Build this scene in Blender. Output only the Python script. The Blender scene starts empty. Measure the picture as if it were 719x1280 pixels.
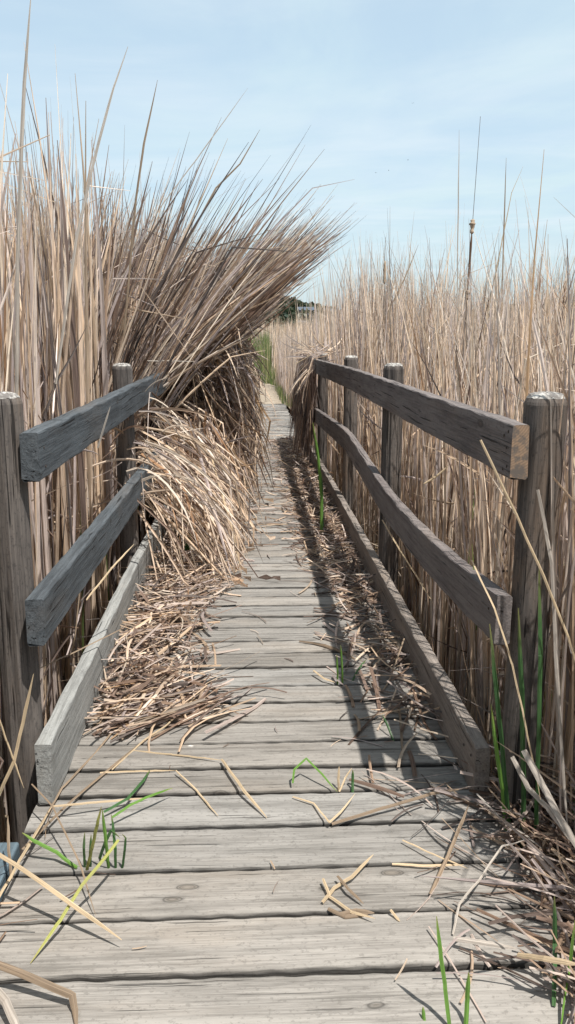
import bpy, math, random
import numpy as np
from mathutils import Vector
random.seed(4); rng = np.random.default_rng(11)
scene = bpy.context.scene; COL = scene.collection
H = 1.45
INDIV = [
 ('dry_reed', 'bold tan reed slanting across the boards at lower left, casting a sharp shadow', 'dead reed', 'single dead reeds on and around the boardwalk', [('tan', 0.011, [(-0.729, 1.986, 0.16), (-0.587, 1.909, 0.12), (-0.453, 1.834, 0.075), (-0.321, 1.758, 0.03)])]),
 ('dry_reed', 'wide greyish tan reed at the bottom left corner, folded sharply downward at its end', 'dead reed', 'single dead reeds on and around the boardwalk', [('brown', 0.017, [(-0.644, 1.648, 0.1), (-0.574, 1.641, 0.07), (-0.403, 1.584, 0.035), (-0.395, 1.566, 0.015), (-0.379, 1.51, 0.01)])]),
 ('dry_reed', 'pale split reed blade in the very bottom left corner of the deck', 'dead reed', 'single dead reeds on and around the boardwalk', [('grey', 0.018, [(-0.577, 1.592, 0.06), (-0.541, 1.56, 0.05), (-0.492, 1.495, 0.02)])]),
 ('dry_reed', 'long pale reed rising from the left edge to the foot of the left kerb board', 'dead reed', 'single dead reeds on and around the boardwalk', [('tan', 0.008, [(-0.658, 1.846, 0.05), (-0.64, 2.074, 0.05), (-0.616, 2.32, 0.05)])]),
 ('dry_reed', 'straight tan reed lying level just beyond the green tuft, pointing right from the kerb end', 'dead reed', 'single dead reeds on and around the boardwalk', [('tan', 0.007, [(-0.618, 2.328, 0.045), (-0.491, 2.361, 0.035), (-0.336, 2.424, 0.01)])]),
 ('dry_reed', 'long brown reed running from the left post foot across five boards to the litter heap', 'dead reed', 'single dead reeds on and around the boardwalk', [('brown', 0.008, [(-0.657, 2.133, 0.03), (-0.582, 2.381, 0.02), (-0.485, 2.628, 0.01), (-0.388, 2.837, 0.008), (-0.259, 2.961, 0.008)])]),
 ('dry_reed', 'thin dark curved reed stem lying between the left kerb board and the litter heap', 'dead reed', 'single dead reeds on and around the boardwalk', [('brown', 0.007, [(-0.646, 2.194, 0.02), (-0.624, 2.491, 0.012), (-0.558, 2.732, 0.01), (-0.512, 2.944, 0.012), (-0.504, 3.059, 0.02)])]),
 ('dry_reed', 'thin dark stalk crossing the green and yellow tuft from upper left to lower right', 'dead reed', 'single dead reeds on and around the boardwalk', [('brown', 0.005, [(-0.685, 2.366, 0.1), (-0.596, 2.254, 0.09), (-0.474, 2.031, 0.05), (-0.405, 1.875, 0.01)])]),
 ('dry_reed', 'dark brown stub standing near the deck edge at the left post foot', 'dead reed', 'single dead reeds on and around the boardwalk', [('brown', 0.008, [(-0.662, 2.04, 0.0), (-0.678, 2.082, 0.07), (-0.693, 2.144, 0.13)])]),
 ('dry_reed', 'short bleached reed leaf lying level on the deck, left of two slanting ones', 'dead reed', 'single dead reeds on and around the boardwalk', [('tan', 0.006, [(-0.518, 2.583, 0.012), (-0.399, 2.592, 0.01), (-0.266, 2.591, 0.01)])]),
 ('dry_reed', 'thin tan reed lying diagonally left of centre between two boards, pointing down to the right', 'dead reed', 'single dead reeds on and around the boardwalk', [('tan', 0.006, [(-0.262, 2.573, 0.02), (-0.188, 2.469, 0.008), (-0.11, 2.316, 0.006)])]),
 ('dry_reed', 'broad pale flat reed slanting down to the right in the middle of the deck', 'dead reed', 'single dead reeds on and around the boardwalk', [('tan', 0.01, [(-0.11, 2.642, 0.02), (-0.037, 2.434, 0.03), (0.04, 2.3, 0.006)])]),
 ('dry_reed', 'slim tan reed lying across the boards between the litter heap and the broad pale reed', 'dead reed', 'single dead reeds on and around the boardwalk', [('tan', 0.006, [(-0.433, 2.742, 0.008), (-0.287, 2.699, 0.012), (-0.113, 2.646, 0.015)])]),
 ('dry_reed', 'wavy tan reed trailing out of the litter heap onto the bare boards', 'dead reed', 'single dead reeds on and around the boardwalk', [('tan', 0.006, [(-0.482, 2.606, 0.01), (-0.399, 2.815, 0.01), (-0.322, 2.92, 0.02), (-0.229, 3.166, 0.02), (-0.182, 3.282, 0.01)])]),
 ('dry_reed', 'dry reed bent into an open V on the seam below the small sprout', 'dead reed', 'single dead reeds on and around the boardwalk', [('tan', 0.006, [(0.125, 2.415, 0.006), (0.189, 2.371, 0.008), (0.227, 2.244, 0.02), (0.267, 2.298, 0.02), (0.322, 2.384, 0.03)])]),
 ('dry_reed', 'straight brown reed leaning up over a seam, just clear of the corner heap', 'dead reed', 'single dead reeds on and around the boardwalk', [('brown', 0.01, [(0.465, 1.922, 0.006), (0.538, 2.035, 0.04), (0.639, 2.207, 0.09)])]),
 ('dry_reed', 'long thin pale reed arching out of the corner heap onto the deck', 'dead reed', 'single dead reeds on and around the boardwalk', [('grey', 0.006, [(0.487, 1.765, 0.01), (0.519, 1.836, 0.04), (0.581, 1.874, 0.08), (0.662, 1.955, 0.12), (0.724, 1.966, 0.13)])]),
 ('dry_reed', 'level pale flat reed blade crossing the second board at the right, half shaded', 'dead reed', 'single dead reeds on and around the boardwalk', [('grey', 0.013, [(0.479, 1.727, 0.03), (0.535, 1.699, 0.04), (0.612, 1.662, 0.05)])]),
 ('dry_reed', 'bright tan blade with a pointed left end at the right edge, over the corner heap', 'dead reed', 'single dead reeds on and around the boardwalk', [('tan', 0.013, [(0.595, 1.609, 0.08), (0.636, 1.559, 0.11), (0.697, 1.514, 0.13)])]),
 ('dry_reed', 'long brown reed lying from the right of the deck centre to the kerb end', 'dead reed', 'single dead reeds on and around the boardwalk', [('brown', 0.01, [(0.235, 2.251, 0.01), (0.404, 2.314, 0.02), (0.566, 2.373, 0.03), (0.685, 2.384, 0.04)])]),
 ('dry_reed', 'straight reed lying on the seam at the right just before the kerb end', 'dead reed', 'single dead reeds on and around the boardwalk', [('tan', 0.007, [(0.385, 2.052, 0.008), (0.472, 2.038, 0.01), (0.58, 2.023, 0.02)])]),
 ('dry_reed', 'long pale reed stem coming out from under the right kerb end towards the corner', 'dead reed', 'single dead reeds on and around the boardwalk', [('grey', 0.007, [(0.674, 2.25, 0.1), (0.717, 2.152, 0.08), (0.761, 2.07, 0.08), (0.781, 1.987, 0.09)])]),
 ('dry_reed', 'thin straight reed at the deck middle right, pointing into the corner heap', 'dead reed', 'single dead reeds on and around the boardwalk', [('tan', 0.005, [(0.434, 2.16, 0.01), (0.503, 2.077, 0.02), (0.583, 1.991, 0.03)])]),
 ('dry_reed', 'thick weathered grey stalk leaning down to the right beside the right end post', 'dead reed', 'single dead reeds on and around the boardwalk', [('grey', 0.02, [(0.738, 2.05, 0.347), (0.774, 1.98, 0.274), (0.802, 1.9, 0.217), (0.84, 1.85, 0.146)])]),
 ('dry_reed', 'second thick grey stalk, shorter and darker, leaning beside the right end post foot', 'dead reed', 'single dead reeds on and around the boardwalk', [('grey', 0.014, [(0.741, 2.15, 0.274), (0.775, 2.1, 0.204), (0.816, 2.05, 0.171), (0.863, 2.0, 0.103)])]),
 ('dry_reed', 'long slender reed leaning across the front of the right top rail end and end post', 'dead reed', 'single dead reeds on and around the boardwalk', [('tan', 0.007, [(0.597, 2.12, 1.19), (0.683, 2.1, 1.019), (0.773, 2.08, 0.832), (0.842, 2.05, 0.663), (0.909, 2.0, 0.457)])]),
 ('dry_reed', 'pale wide reed blade leaning on the right end post below the top rail', 'dead reed', 'single dead reeds on and around the boardwalk', [('grey', 0.01, [(0.77, 2.16, 1.05), (0.791, 2.14, 0.949), (0.807, 2.12, 0.854), (0.823, 2.1, 0.645), (0.857, 2.05, 0.243), (0.865, 2.0, 0.079)])]),
 ('dry_reed', 'thin reed sloping over the near end of the right middle rail to the kerb', 'dead reed', 'single dead reeds on and around the boardwalk', [('tan', 0.006, [(0.639, 2.3, 0.818), (0.682, 2.2, 0.705), (0.725, 2.15, 0.557), (0.765, 2.1, 0.363), (0.794, 2.05, 0.196)])]),
 ('dry_reed', 'slanting pale stick wedged between the right top and middle rails', 'dead reed', 'single dead reeds on and around the boardwalk', [('tan', 0.009, [(0.726, 3.4, 0.849), (0.775, 3.4, 0.879), (0.828, 3.4, 0.926)])]),
 ('dry_reed', 'long straw coloured reed leaning in front of the right middle rail where it bends', 'dead reed', 'single dead reeds on and around the boardwalk', [('tan', 0.008, [(0.7, 4.3, 0.496), (0.75, 4.1, 0.4), (0.817, 3.9, 0.292), (0.867, 3.7, 0.201)])]),
 ('dry_reed', 'pale reed leaning up against the left middle rail from the ground behind the kerb board', 'dead reed', 'single dead reeds on and around the boardwalk', [('tan', 0.007, [(-0.661, 3.2, 0.424), (-0.571, 3.3, 0.528), (-0.491, 3.4, 0.603)])]),
 ('dry_reed', 'straight bleached reed standing out in front of the left top rail', 'dead reed', 'single dead reeds on and around the boardwalk', [('grey', 0.007, [(-0.606, 3.3, 1.021), (-0.577, 3.3, 1.104), (-0.549, 3.3, 1.185)])]),
 ('dry_reed', 'bleached reed lying level on top of the left top rail at its far end', 'dead reed', 'single dead reeds on and around the boardwalk', [('grey', 0.012, [(-0.677, 5.6, 1.3), (-0.542, 5.9, 1.292), (-0.394, 6.1, 1.281)])]),
 ('dry_reed', 'thin reed reaching from the left end post over the kerb to the litter heap', 'dead reed', 'single dead reeds on and around the boardwalk', [('brown', 0.006, [(-0.808, 3.002, 0.22), (-0.683, 3.136, 0.24), (-0.533, 3.409, 0.24)])]),
 ('dry_reed', 'slender reed leaning across the lower front of the left end post', 'dead reed', 'single dead reeds on and around the boardwalk', [('tan', 0.01, [(-0.779, 2.3, 0.075), (-0.712, 2.3, 0.218), (-0.644, 2.32, 0.482)])]),
 ('dry_reed', 'thin reed crossing the foot of the left end post, lower left', 'dead reed', 'single dead reeds on and around the boardwalk', [('tan', 0.007, [(-0.76, 2.3, 0.398), (-0.731, 2.3, 0.283), (-0.69, 2.3, 0.125)])]),
 ('dry_reed', 'slim pale reed resting on the right top rail end over the drift of debris', 'dead reed', 'single dead reeds on and around the boardwalk', [('tan', 0.007, [(0.453, 8.4, 1.192), (0.541, 8.4, 1.239), (0.637, 8.4, 1.302)])]),
 ('dry_reed', 'long stiff pale reed hanging loose from the clump over the middle of the left side', 'dead reed', 'single dead reeds on and around the boardwalk', [('tan', 0.01, [(-0.278, 5.6, 0.718), (-0.197, 5.2, 0.515), (-0.119, 5.0, 0.299), (-0.062, 4.9, 0.04)])]),
 ('dry_reed', 'tallest reed on the left, a pale upright stalk running out of the picture top', 'dead reed', 'single dead reeds on and around the boardwalk', [('grey', 0.013, [(-0.813, 2.9, 1.075), (-0.767, 2.9, 1.689), (-0.73, 2.9, 2.062), (-0.702, 2.9, 2.299), (-0.671, 2.9, 2.506)])]),
 ('dry_reed', 'long pale reed tip arching alone into the sky left of centre', 'dead reed', 'single dead reeds on and around the boardwalk', [('grey', 0.012, [(-0.824, 3.6, 1.257), (-0.709, 3.6, 1.843), (-0.612, 3.6, 2.182), (-0.531, 3.6, 2.421), (-0.468, 3.6, 2.573)])]),
 ('dry_reed', 'very thin lone reed tip slanting far right against the sky above the leaning clump', 'dead reed', 'single dead reeds on and around the boardwalk', [('grey', 0.007, [(-0.912, 5.4, 1.607), (-0.543, 5.4, 2.23), (-0.316, 5.4, 2.508), (-0.143, 5.4, 2.728), (0.004, 5.4, 2.917)])]),
 ('dry_reed', 'dark reed tip slanting up to the right over the leaning clump', 'dead reed', 'single dead reeds on and around the boardwalk', [('brown', 0.012, [(-0.676, 4.6, 1.458), (-0.586, 4.6, 2.153), (-0.535, 4.6, 2.427), (-0.455, 4.6, 2.731)])]),
 ('dry_reed', 'short dark reed tip rising in the middle gap of the sky above the leaning clump', 'dead reed', 'single dead reeds on and around the boardwalk', [('brown', 0.012, [(-0.682, 6.0, 1.571), (-0.418, 6.0, 2.108), (-0.219, 6.0, 2.448), (-0.054, 6.0, 2.603), (0.083, 6.0, 2.822)])]),
 ('dry_reed', 'tall bare stem standing just left of the tallest cattail in the right reeds', 'dead reed', 'single dead reeds on and around the boardwalk', [('grey', 0.008, [(1.304, 5.2, 0.965), (1.272, 5.2, 1.842), (1.247, 5.2, 2.651)])]),
 ('dry_reed', 'tall dark bare stem standing alone right of the tallest cattail', 'dead reed', 'single dead reeds on and around the boardwalk', [('brown', 0.009, [(1.576, 5.2, 0.964), (1.551, 5.2, 1.796), (1.537, 5.2, 2.499)])]),
 ('dry_reed', 'long reed arching up to the right beside the tall dark bare stem', 'dead reed', 'single dead reeds on and around the boardwalk', [('tan', 0.007, [(1.464, 5.6, 0.708), (1.56, 5.6, 1.46), (1.657, 5.6, 2.074), (1.704, 5.6, 2.371), (1.768, 5.6, 2.527)])]),
 ('dry_reed', 'leaning dark leaf against the sky, leftmost above the right hand reeds', 'dead reed', 'single dead reeds on and around the boardwalk', [('brown', 0.01, [(0.923, 7.0, 1.069), (1.113, 7.0, 1.593), (1.271, 7.0, 1.913), (1.381, 7.0, 2.19)])]),
 ('grass_tuft', 'green and yellow grass tuft sprouting through the seam at the lower left of the deck', 'grass tuft', 'green tufts on the deck', [('dkgreen', 0.007, [(-0.475, 2.091, -0.01), (-0.472, 2.08, 0.065), (-0.469, 2.09, 0.108)]), ('dkgreen', 0.008, [(-0.46, 2.094, -0.01), (-0.455, 2.08, 0.052), (-0.452, 2.09, 0.1)]), ('yellow', 0.009, [(-0.469, 2.08, -0.01), (-0.443, 2.05, 0.085), (-0.421, 2.03, 0.169), (-0.406, 2.02, 0.227)]), ('green', 0.009, [(-0.408, 2.085, -0.01), (-0.406, 2.06, 0.089), (-0.41, 2.05, 0.2)]), ('dkgreen', 0.008, [(-0.388, 2.084, -0.01), (-0.384, 2.07, 0.069), (-0.391, 2.09, 0.13), (-0.396, 2.1, 0.154)]), ('dkgreen', 0.007, [(-0.37, 2.083, -0.01), (-0.358, 2.07, 0.064), (-0.354, 2.07, 0.1), (-0.363, 2.07, 0.111)]), ('dkgreen', 0.009, [(-0.444, 2.137, -0.01), (-0.409, 2.08, 0.088), (-0.395, 2.08, 0.117), (-0.368, 2.06, 0.107)]), ('yellow', 0.0085, [(-0.364, 2.015, 0.13), (-0.401, 1.941, 0.11), (-0.437, 1.886, 0.09), (-0.478, 1.809, 0.05), (-0.53, 1.719, 0.006)]), ('green', 0.01, [(-0.493, 2.082, 0.0), (-0.559, 2.118, 0.03), (-0.615, 2.124, 0.06), (-0.655, 2.138, 0.08)])]),
 ('fallen_leaf', 'dark green leaf blade lying across the boards, pointing up to the right above the tuft', 'green leaf', 'green leaves on the deck', [('dkgreen', 0.009, [(-0.462, 2.331, 0.02), (-0.396, 2.388, 0.03), (-0.362, 2.515, 0.02), (-0.351, 2.6, 0.01)])]),
 ('fallen_leaf', 'bright green leaf blade with a fine tip lying right of the dark green one', 'green leaf', 'green leaves on the deck', [('green', 0.008, [(-0.429, 2.283, 0.03), (-0.374, 2.322, 0.05), (-0.318, 2.37, 0.05), (-0.259, 2.427, 0.04)])]),
 ('grass_sprout', 'small green sprout with an arched leaf and dry stubs, right of the deck middle', 'grass tuft', 'green tufts on the deck', [('green', 0.007, [(0.128, 2.473, 0.02), (0.135, 2.507, 0.05), (0.177, 2.543, 0.07), (0.227, 2.489, 0.04), (0.272, 2.442, 0.0)]), ('dkgreen', 0.009, [(0.323, 2.447, -0.01), (0.325, 2.47, 0.02), (0.326, 2.48, 0.06)]), ('tan', 0.008, [(0.28, 2.464, -0.01), (0.278, 2.47, 0.03), (0.281, 2.48, 0.073)]), ('tan', 0.006, [(0.278, 2.442, 0.0), (0.301, 2.47, 0.038), (0.323, 2.48, 0.066)])]),
 ('grass_sprout', 'small green sprout with two upright stubs and a slanting leaf near the rail shadow edge', 'grass tuft', 'green tufts on the deck', [('green', 0.008, [(0.363, 3.311, -0.01), (0.361, 3.3, 0.064), (0.357, 3.3, 0.136)]), ('green', 0.009, [(0.384, 3.31, -0.01), (0.381, 3.3, 0.074), (0.373, 3.3, 0.179)]), ('dkgreen', 0.008, [(0.419, 3.317, -0.01), (0.457, 3.377, 0.03), (0.502, 3.429, 0.06)]), ('tan', 0.009, [(0.265, 3.386, 0.03), (0.305, 3.32, 0.02), (0.351, 3.299, 0.01)])]),
 ('grass_sprout', 'single short green blade standing in the rail shadow', 'grass tuft', 'green tufts on the deck', [('dkgreen', 0.008, [(0.519, 2.794, -0.01), (0.503, 2.83, 0.03), (0.487, 2.881, 0.06)])]),
 ('grass_tuft', 'three thin green grass blades standing at the bottom right edge of the deck', 'grass tuft', 'green tufts on the deck', [('green', 0.01, [(0.417, 1.495, -0.01), (0.407, 1.52, 0.088), (0.395, 1.53, 0.179), (0.388, 1.54, 0.24)]), ('green', 0.01, [(0.45, 1.494, -0.01), (0.458, 1.52, 0.046), (0.461, 1.53, 0.107)]), ('green', 0.008, [(0.362, 1.498, -0.01), (0.365, 1.52, -0.001), (0.364, 1.53, 0.024)])]),
 ('green_reed_shoot', 'green reed shoots growing at the foot of the right end post', 'green reed', 'green reed shoots by the railings', [('dkgreen', 0.014, [(0.78, 2.209, -0.1), (0.744, 2.2, 0.159), (0.713, 2.22, 0.404), (0.686, 2.25, 0.64)]), ('dkgreen', 0.014, [(0.803, 2.189, -0.1), (0.784, 2.16, 0.181), (0.76, 2.16, 0.48), (0.743, 2.18, 0.711)]), ('green', 0.012, [(0.777, 2.229, -0.1), (0.735, 2.2, 0.146), (0.702, 2.2, 0.314), (0.687, 2.2, 0.414)]), ('green', 0.009, [(1.102, 3.799, 0.0), (0.738, 2.6, 0.626), (0.726, 2.62, 0.785)]), ('dkgreen', 0.014, [(0.829, 2.149, -0.1), (0.801, 2.1, 0.215), (0.786, 2.1, 0.599), (0.772, 2.12, 0.865)]), ('green', 0.01, [(0.648, 1.475, 0.0), (0.714, 1.6, 0.048), (0.717, 1.6, 0.172)]), ('dkgreen', 0.01, [(0.658, 1.539, 0.0), (0.697, 1.65, 0.07), (0.687, 1.65, 0.196)])]),
 ('green_reed_shoot', 'tall single green shoot rising beside the right kerb board in the middle distance', 'green reed', 'green reed shoots by the railings', [('green', 0.022, [(0.528, 6.054, 0.0), (0.529, 6.1, 0.286), (0.503, 6.1, 0.588), (0.46, 6.1, 0.838)]), ('dkgreen', 0.018, [(0.54, 6.054, 0.0), (0.536, 6.1, 0.163), (0.528, 6.1, 0.468)])]),
 ('green_reed_shoot', 'thick green shoot pushing up beside the left kerb board under the drooping reeds', 'green reed', 'green reed shoots by the railings', [('dkgreen', 0.028, [(-0.439, 5.424, 0.0), (-0.413, 5.3, 0.233), (-0.393, 5.3, 0.435)]), ('green', 0.016, [(-0.423, 5.424, 0.0), (-0.397, 5.3, 0.26), (-0.373, 5.3, 0.403)])]),
 ('dry_wisp', 'tangled dry wisp of bent reed pieces lying on the seams right of centre', 'dead reed', None, [('tan', 0.009, [(0.176, 1.9, 0.008), (0.213, 1.954, 0.01), (0.264, 1.985, 0.02), (0.334, 2.066, 0.03)]), ('tan', 0.008, [(0.185, 1.981, 0.02), (0.197, 1.922, 0.01), (0.248, 1.857, 0.01), (0.302, 1.818, 0.02)]), ('brown', 0.008, [(0.225, 1.99, 0.02), (0.249, 1.932, 0.02), (0.283, 1.887, 0.01)]), ('brown', 0.011, [(0.215, 1.855, 0.006), (0.259, 1.863, 0.01), (0.305, 1.849, 0.012)]), ('tan', 0.007, [(0.346, 1.849, 0.02), (0.358, 1.835, 0.01), (0.366, 1.822, 0.006)]), ('brown', 0.01, [(0.189, 1.878, 0.006), (0.23, 1.843, 0.008), (0.289, 1.849, 0.008)])]),
]


# ------------------------------------------------------------------ helpers
def tag(o, label=None, cat=None, group=None, kind=None):
    if label: o['label'] = label
    if cat: o['category'] = cat
    if group: o['group'] = group
    if kind: o['kind'] = kind
    return o

def link(name, me, mat=None, parent=None):
    o = bpy.data.objects.new(name, me); COL.objects.link(o)
    if mat: me.materials.append(mat)
    if parent: o.parent = parent
    return o

def empty(name, loc=(0, 0, 0)):
    o = bpy.data.objects.new(name, None); o.location = loc; o.empty_display_size = .1
    COL.objects.link(o); return o

def fast_mesh(name, V, Q, col=None, g=None, smooth=False):
    """V (n,3), Q (m,4) quads; col (n,3) own colour of the material per vertex; g (n,3) grain coordinates"""
    me = bpy.data.meshes.new(name)
    V = np.ascontiguousarray(V, dtype=np.float32); Q = np.ascontiguousarray(Q, dtype=np.int32)
    me.vertices.add(len(V)); me.vertices.foreach_set('co', V.ravel())
    me.loops.add(Q.size); me.loops.foreach_set('vertex_index', Q.ravel())
    me.polygons.add(len(Q)); me.polygons.foreach_set('loop_start', np.arange(0, Q.size, 4, dtype=np.int32))
    me.polygons.foreach_set('loop_total', np.full(len(Q), 4, dtype=np.int32))
    me.polygons.foreach_set('use_smooth', np.full(len(Q), smooth, dtype=bool))
    if col is not None:
        a = me.attributes.new('col', 'FLOAT_COLOR', 'POINT')
        c = np.ones((len(V), 4), dtype=np.float32); c[:, :3] = col
        a.data.foreach_set('color', c.ravel())
    if g is not None:
        a = me.attributes.new('g', 'FLOAT_VECTOR', 'POINT')
        a.data.foreach_set('vector', np.ascontiguousarray(g, dtype=np.float32).ravel())
    me.update(); me.validate()
    return me

def nrm(v): return v / np.maximum(np.linalg.norm(v, axis=-1, keepdims=True), 1e-9)

def ribbon(C, W, R, col, keel=.25, seed=0):
    """C (N,S,3) centre lines, W (N,S) widths, R (N,3) reference vectors, col (N,3). V-section leaf blades."""
    N, S, _ = C.shape
    T = np.empty_like(C); T[:, 1:-1] = C[:, 2:] - C[:, :-2]; T[:, 0] = C[:, 1] - C[:, 0]; T[:, -1] = C[:, -1] - C[:, -2]
    T = nrm(T)
    side = nrm(np.cross(T, R[:, None, :])); nor = np.cross(side, T)
    w = W[..., None] * .5
    if keel:
        V = np.stack([C - side * w, C + nor * w * 2 * keel, C + side * w], 2); k = 3
    else:
        V = np.stack([C - side * w, C + side * w], 2); k = 2
    idx = np.arange(N * S * k).reshape(N, S, k)
    Q = []
    for j in range(k - 1):
        Q.append(np.stack([idx[:, :-1, j], idx[:, :-1, j + 1], idx[:, 1:, j + 1], idx[:, 1:, j]], -1).reshape(-1, 4))
    Q = np.concatenate(Q)
    L = np.concatenate([np.zeros((N, 1)), np.cumsum(np.linalg.norm(np.diff(C, axis=1), axis=-1), 1)], 1)
    off = rng.random((N, 1)) * 50
    g = np.zeros((N, S, k, 3)); g[..., 0] = (L + off)[..., None]; g[..., 1] = (np.arange(k) / (k - 1) * .02)[None, None] ; g[..., 2] = off[..., None]
    cc = np.broadcast_to(col[:, None, None, :], (N, S, k, 3))
    return V.reshape(-1, 3), Q, cc.reshape(-1, 3), g.reshape(-1, 3)

def join(parts):
    V, Q, C, G = [], [], [], []; n = 0
    for v, q, c, g in parts:
        V.append(v); Q.append(q + n); C.append(c); G.append(g); n += len(v)
    return np.concatenate(V), np.concatenate(Q), np.concatenate(C), np.concatenate(G)

PAL = dict(
 straw=[(.72,.58,.42),(.80,.68,.53),(.66,.52,.37),(.74,.61,.47),(.60,.48,.36)],
 pale=[(.84,.75,.62),(.80,.72,.62),(.78,.70,.57)],
 grey=[(.60,.52,.46),(.50,.44,.40),(.70,.62,.55),(.43,.38,.36)],
 brown=[(.28,.195,.14),(.22,.16,.125),(.36,.265,.19),(.26,.20,.165)],
 dark=[(.17,.13,.11),(.13,.11,.10)],
 rust=[(.38,.24,.14),(.42,.29,.17)])
def palette(N, wts):
    names = list(wts); p = np.array([wts[k] for k in names], float); p /= p.sum()
    pick = rng.choice(len(names), N, p=p)
    out = np.zeros((N, 3))
    for i, k in enumerate(names):
        m = pick == i; a = np.array(PAL[k]); out[m] = a[rng.integers(0, len(a), m.sum())]
    return out * np.array([1.02, .985, 1.01]) * np.clip(rng.normal(1.0, .24, (N, 1)), .45, 1.45)

def stalks(P, L, az, t0, t1, width, col, S=9, p=1.6, kink=None, keel=.25, wob=.0, taper=True, spin=None, keepout=0, xlim=None):
    """P (N,3) base, L length, az lean azimuth, t0/t1 angle from vertical at foot/tip; kink (pos, extra angle)"""
    N = len(P); t = np.linspace(0, 1, S)[None]
    th = t0[:, None] + (t1 - t0)[:, None] * t ** p
    if kink is not None:
        th = th + np.where(t > kink[0][:, None], kink[1][:, None], 0)
    azz = az[:, None] + wob * np.sin(t * 5 + az[:, None] * 7)
    D = np.stack([np.sin(th) * np.cos(azz), np.sin(th) * np.sin(azz), np.cos(th)], -1)
    ds = (L / (S - 1))[:, None, None]
    C = P[:, None, :] + np.concatenate([np.zeros((N, 1, 3)), np.cumsum(D[:, :-1] * ds, 1)], 1)
    W = width[:, None] * (np.minimum(1, (1.03 - t) * 2.2) ** .8 if taper else np.ones_like(t)) * np.ones((N, 1))
    W = np.maximum(W, .0012)
    if keepout:      # living room over the planks: hardly any stalk of the beds crosses the railings
        bad = ((np.abs(C[..., 0] - .02) < .76) & (C[..., 1] < 9.5) & (C[..., 2] < keepout)).any(1)
        C, W, col = C[~bad], W[~bad], col[~bad]; N = len(C)
    if xlim is not None:     # how far the broken mass reaches out over the planks, by height
        lim = np.interp(C[..., 2], xlim[0], xlim[1]) + rng.normal(0, .075, (N, 1)); bad = (C[..., 0] > lim).any(1)
        C, W, col = C[~bad], W[~bad], col[~bad]; N = len(C)
    a = rng.random(N) * 2 * np.pi if spin is None else spin
    R = np.stack([np.cos(a), np.sin(a), rng.normal(0, .15, N)], -1)
    return ribbon(C, W, R, col, keel)

# ------------------------------------------------------------------ materials
def new_mat(name):
    m = bpy.data.materials.new(name); m.use_nodes = True; nt = m.node_tree; nt.nodes.clear()
    out = nt.nodes.new('ShaderNodeOutputMaterial'); b = nt.nodes.new('ShaderNodeBsdfPrincipled')
    nt.links.new(b.outputs[0], out.inputs[0]); return m, nt, b, out
class NT:
    def __init__(s, nt): s.nt = nt
    def n(s, t, **k):
        o = s.nt.nodes.new(t)
        for a, v in k.items(): setattr(o, a, v)
        return o
    def l(s, a, b): s.nt.links.new(a, b)
    def attr(s, name): o = s.n('ShaderNodeAttribute'); o.attribute_name = name; return o
    def scale(s, vec, sc, off=(0,0,0)):
        o = s.n('ShaderNodeVectorMath', operation='MULTIPLY_ADD'); s.l(vec, o.inputs[0]); o.inputs[1].default_value = sc; o.inputs[2].default_value = off; return o.outputs[0]
    def noise(s, vec, scale=1, detail=4, rough=.6, dist=0):
        o = s.n('ShaderNodeTexNoise'); s.l(vec, o.inputs['Vector']); o.inputs['Scale'].default_value = scale
        o.inputs['Detail'].default_value = detail; o.inputs['Roughness'].default_value = rough; o.inputs['Distortion'].default_value = dist
        return o.outputs['Fac']
    def ramp(s, f, a, b, v0=0., v1=1.):
        o = s.n('ShaderNodeMapRange', interpolation_type='SMOOTHSTEP'); s.l(f, o.inputs[0])
        o.inputs[1].default_value = a; o.inputs[2].default_value = b; o.inputs[3].default_value = v0; o.inputs[4].default_value = v1; return o.outputs[0]
    def math(s, op, a, b=None, c=None):
        o = s.n('ShaderNodeMath', operation=op)
        for i, v in enumerate((a, b, c)):
            if v is None: continue
            if isinstance(v, (int, float)): o.inputs[i].default_value = v
            else: s.l(v, o.inputs[i])
        return o.outputs[0]
    def mix(s, f, a, b, mode='MIX'):
        o = s.n('ShaderNodeMix', data_type='RGBA', blend_type=mode)
        for sock, v in ((o.inputs[0], f), (o.inputs[6], a), (o.inputs[7], b)):
            if isinstance(v, (int, float)): sock.default_value = v
            elif isinstance(v, tuple): sock.default_value = (*v, 1)
            else: s.l(v, sock)
        return o.outputs[2]
    def bump(s, h, st, d, nrm=None):
        o = s.n('ShaderNodeBump'); s.l(h, o.inputs['Height']); o.inputs['Strength'].default_value = st; o.inputs['Distance'].default_value = d
        if nrm is not None: s.l(nrm, o.inputs['Normal'])
        return o.outputs[0]

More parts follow.
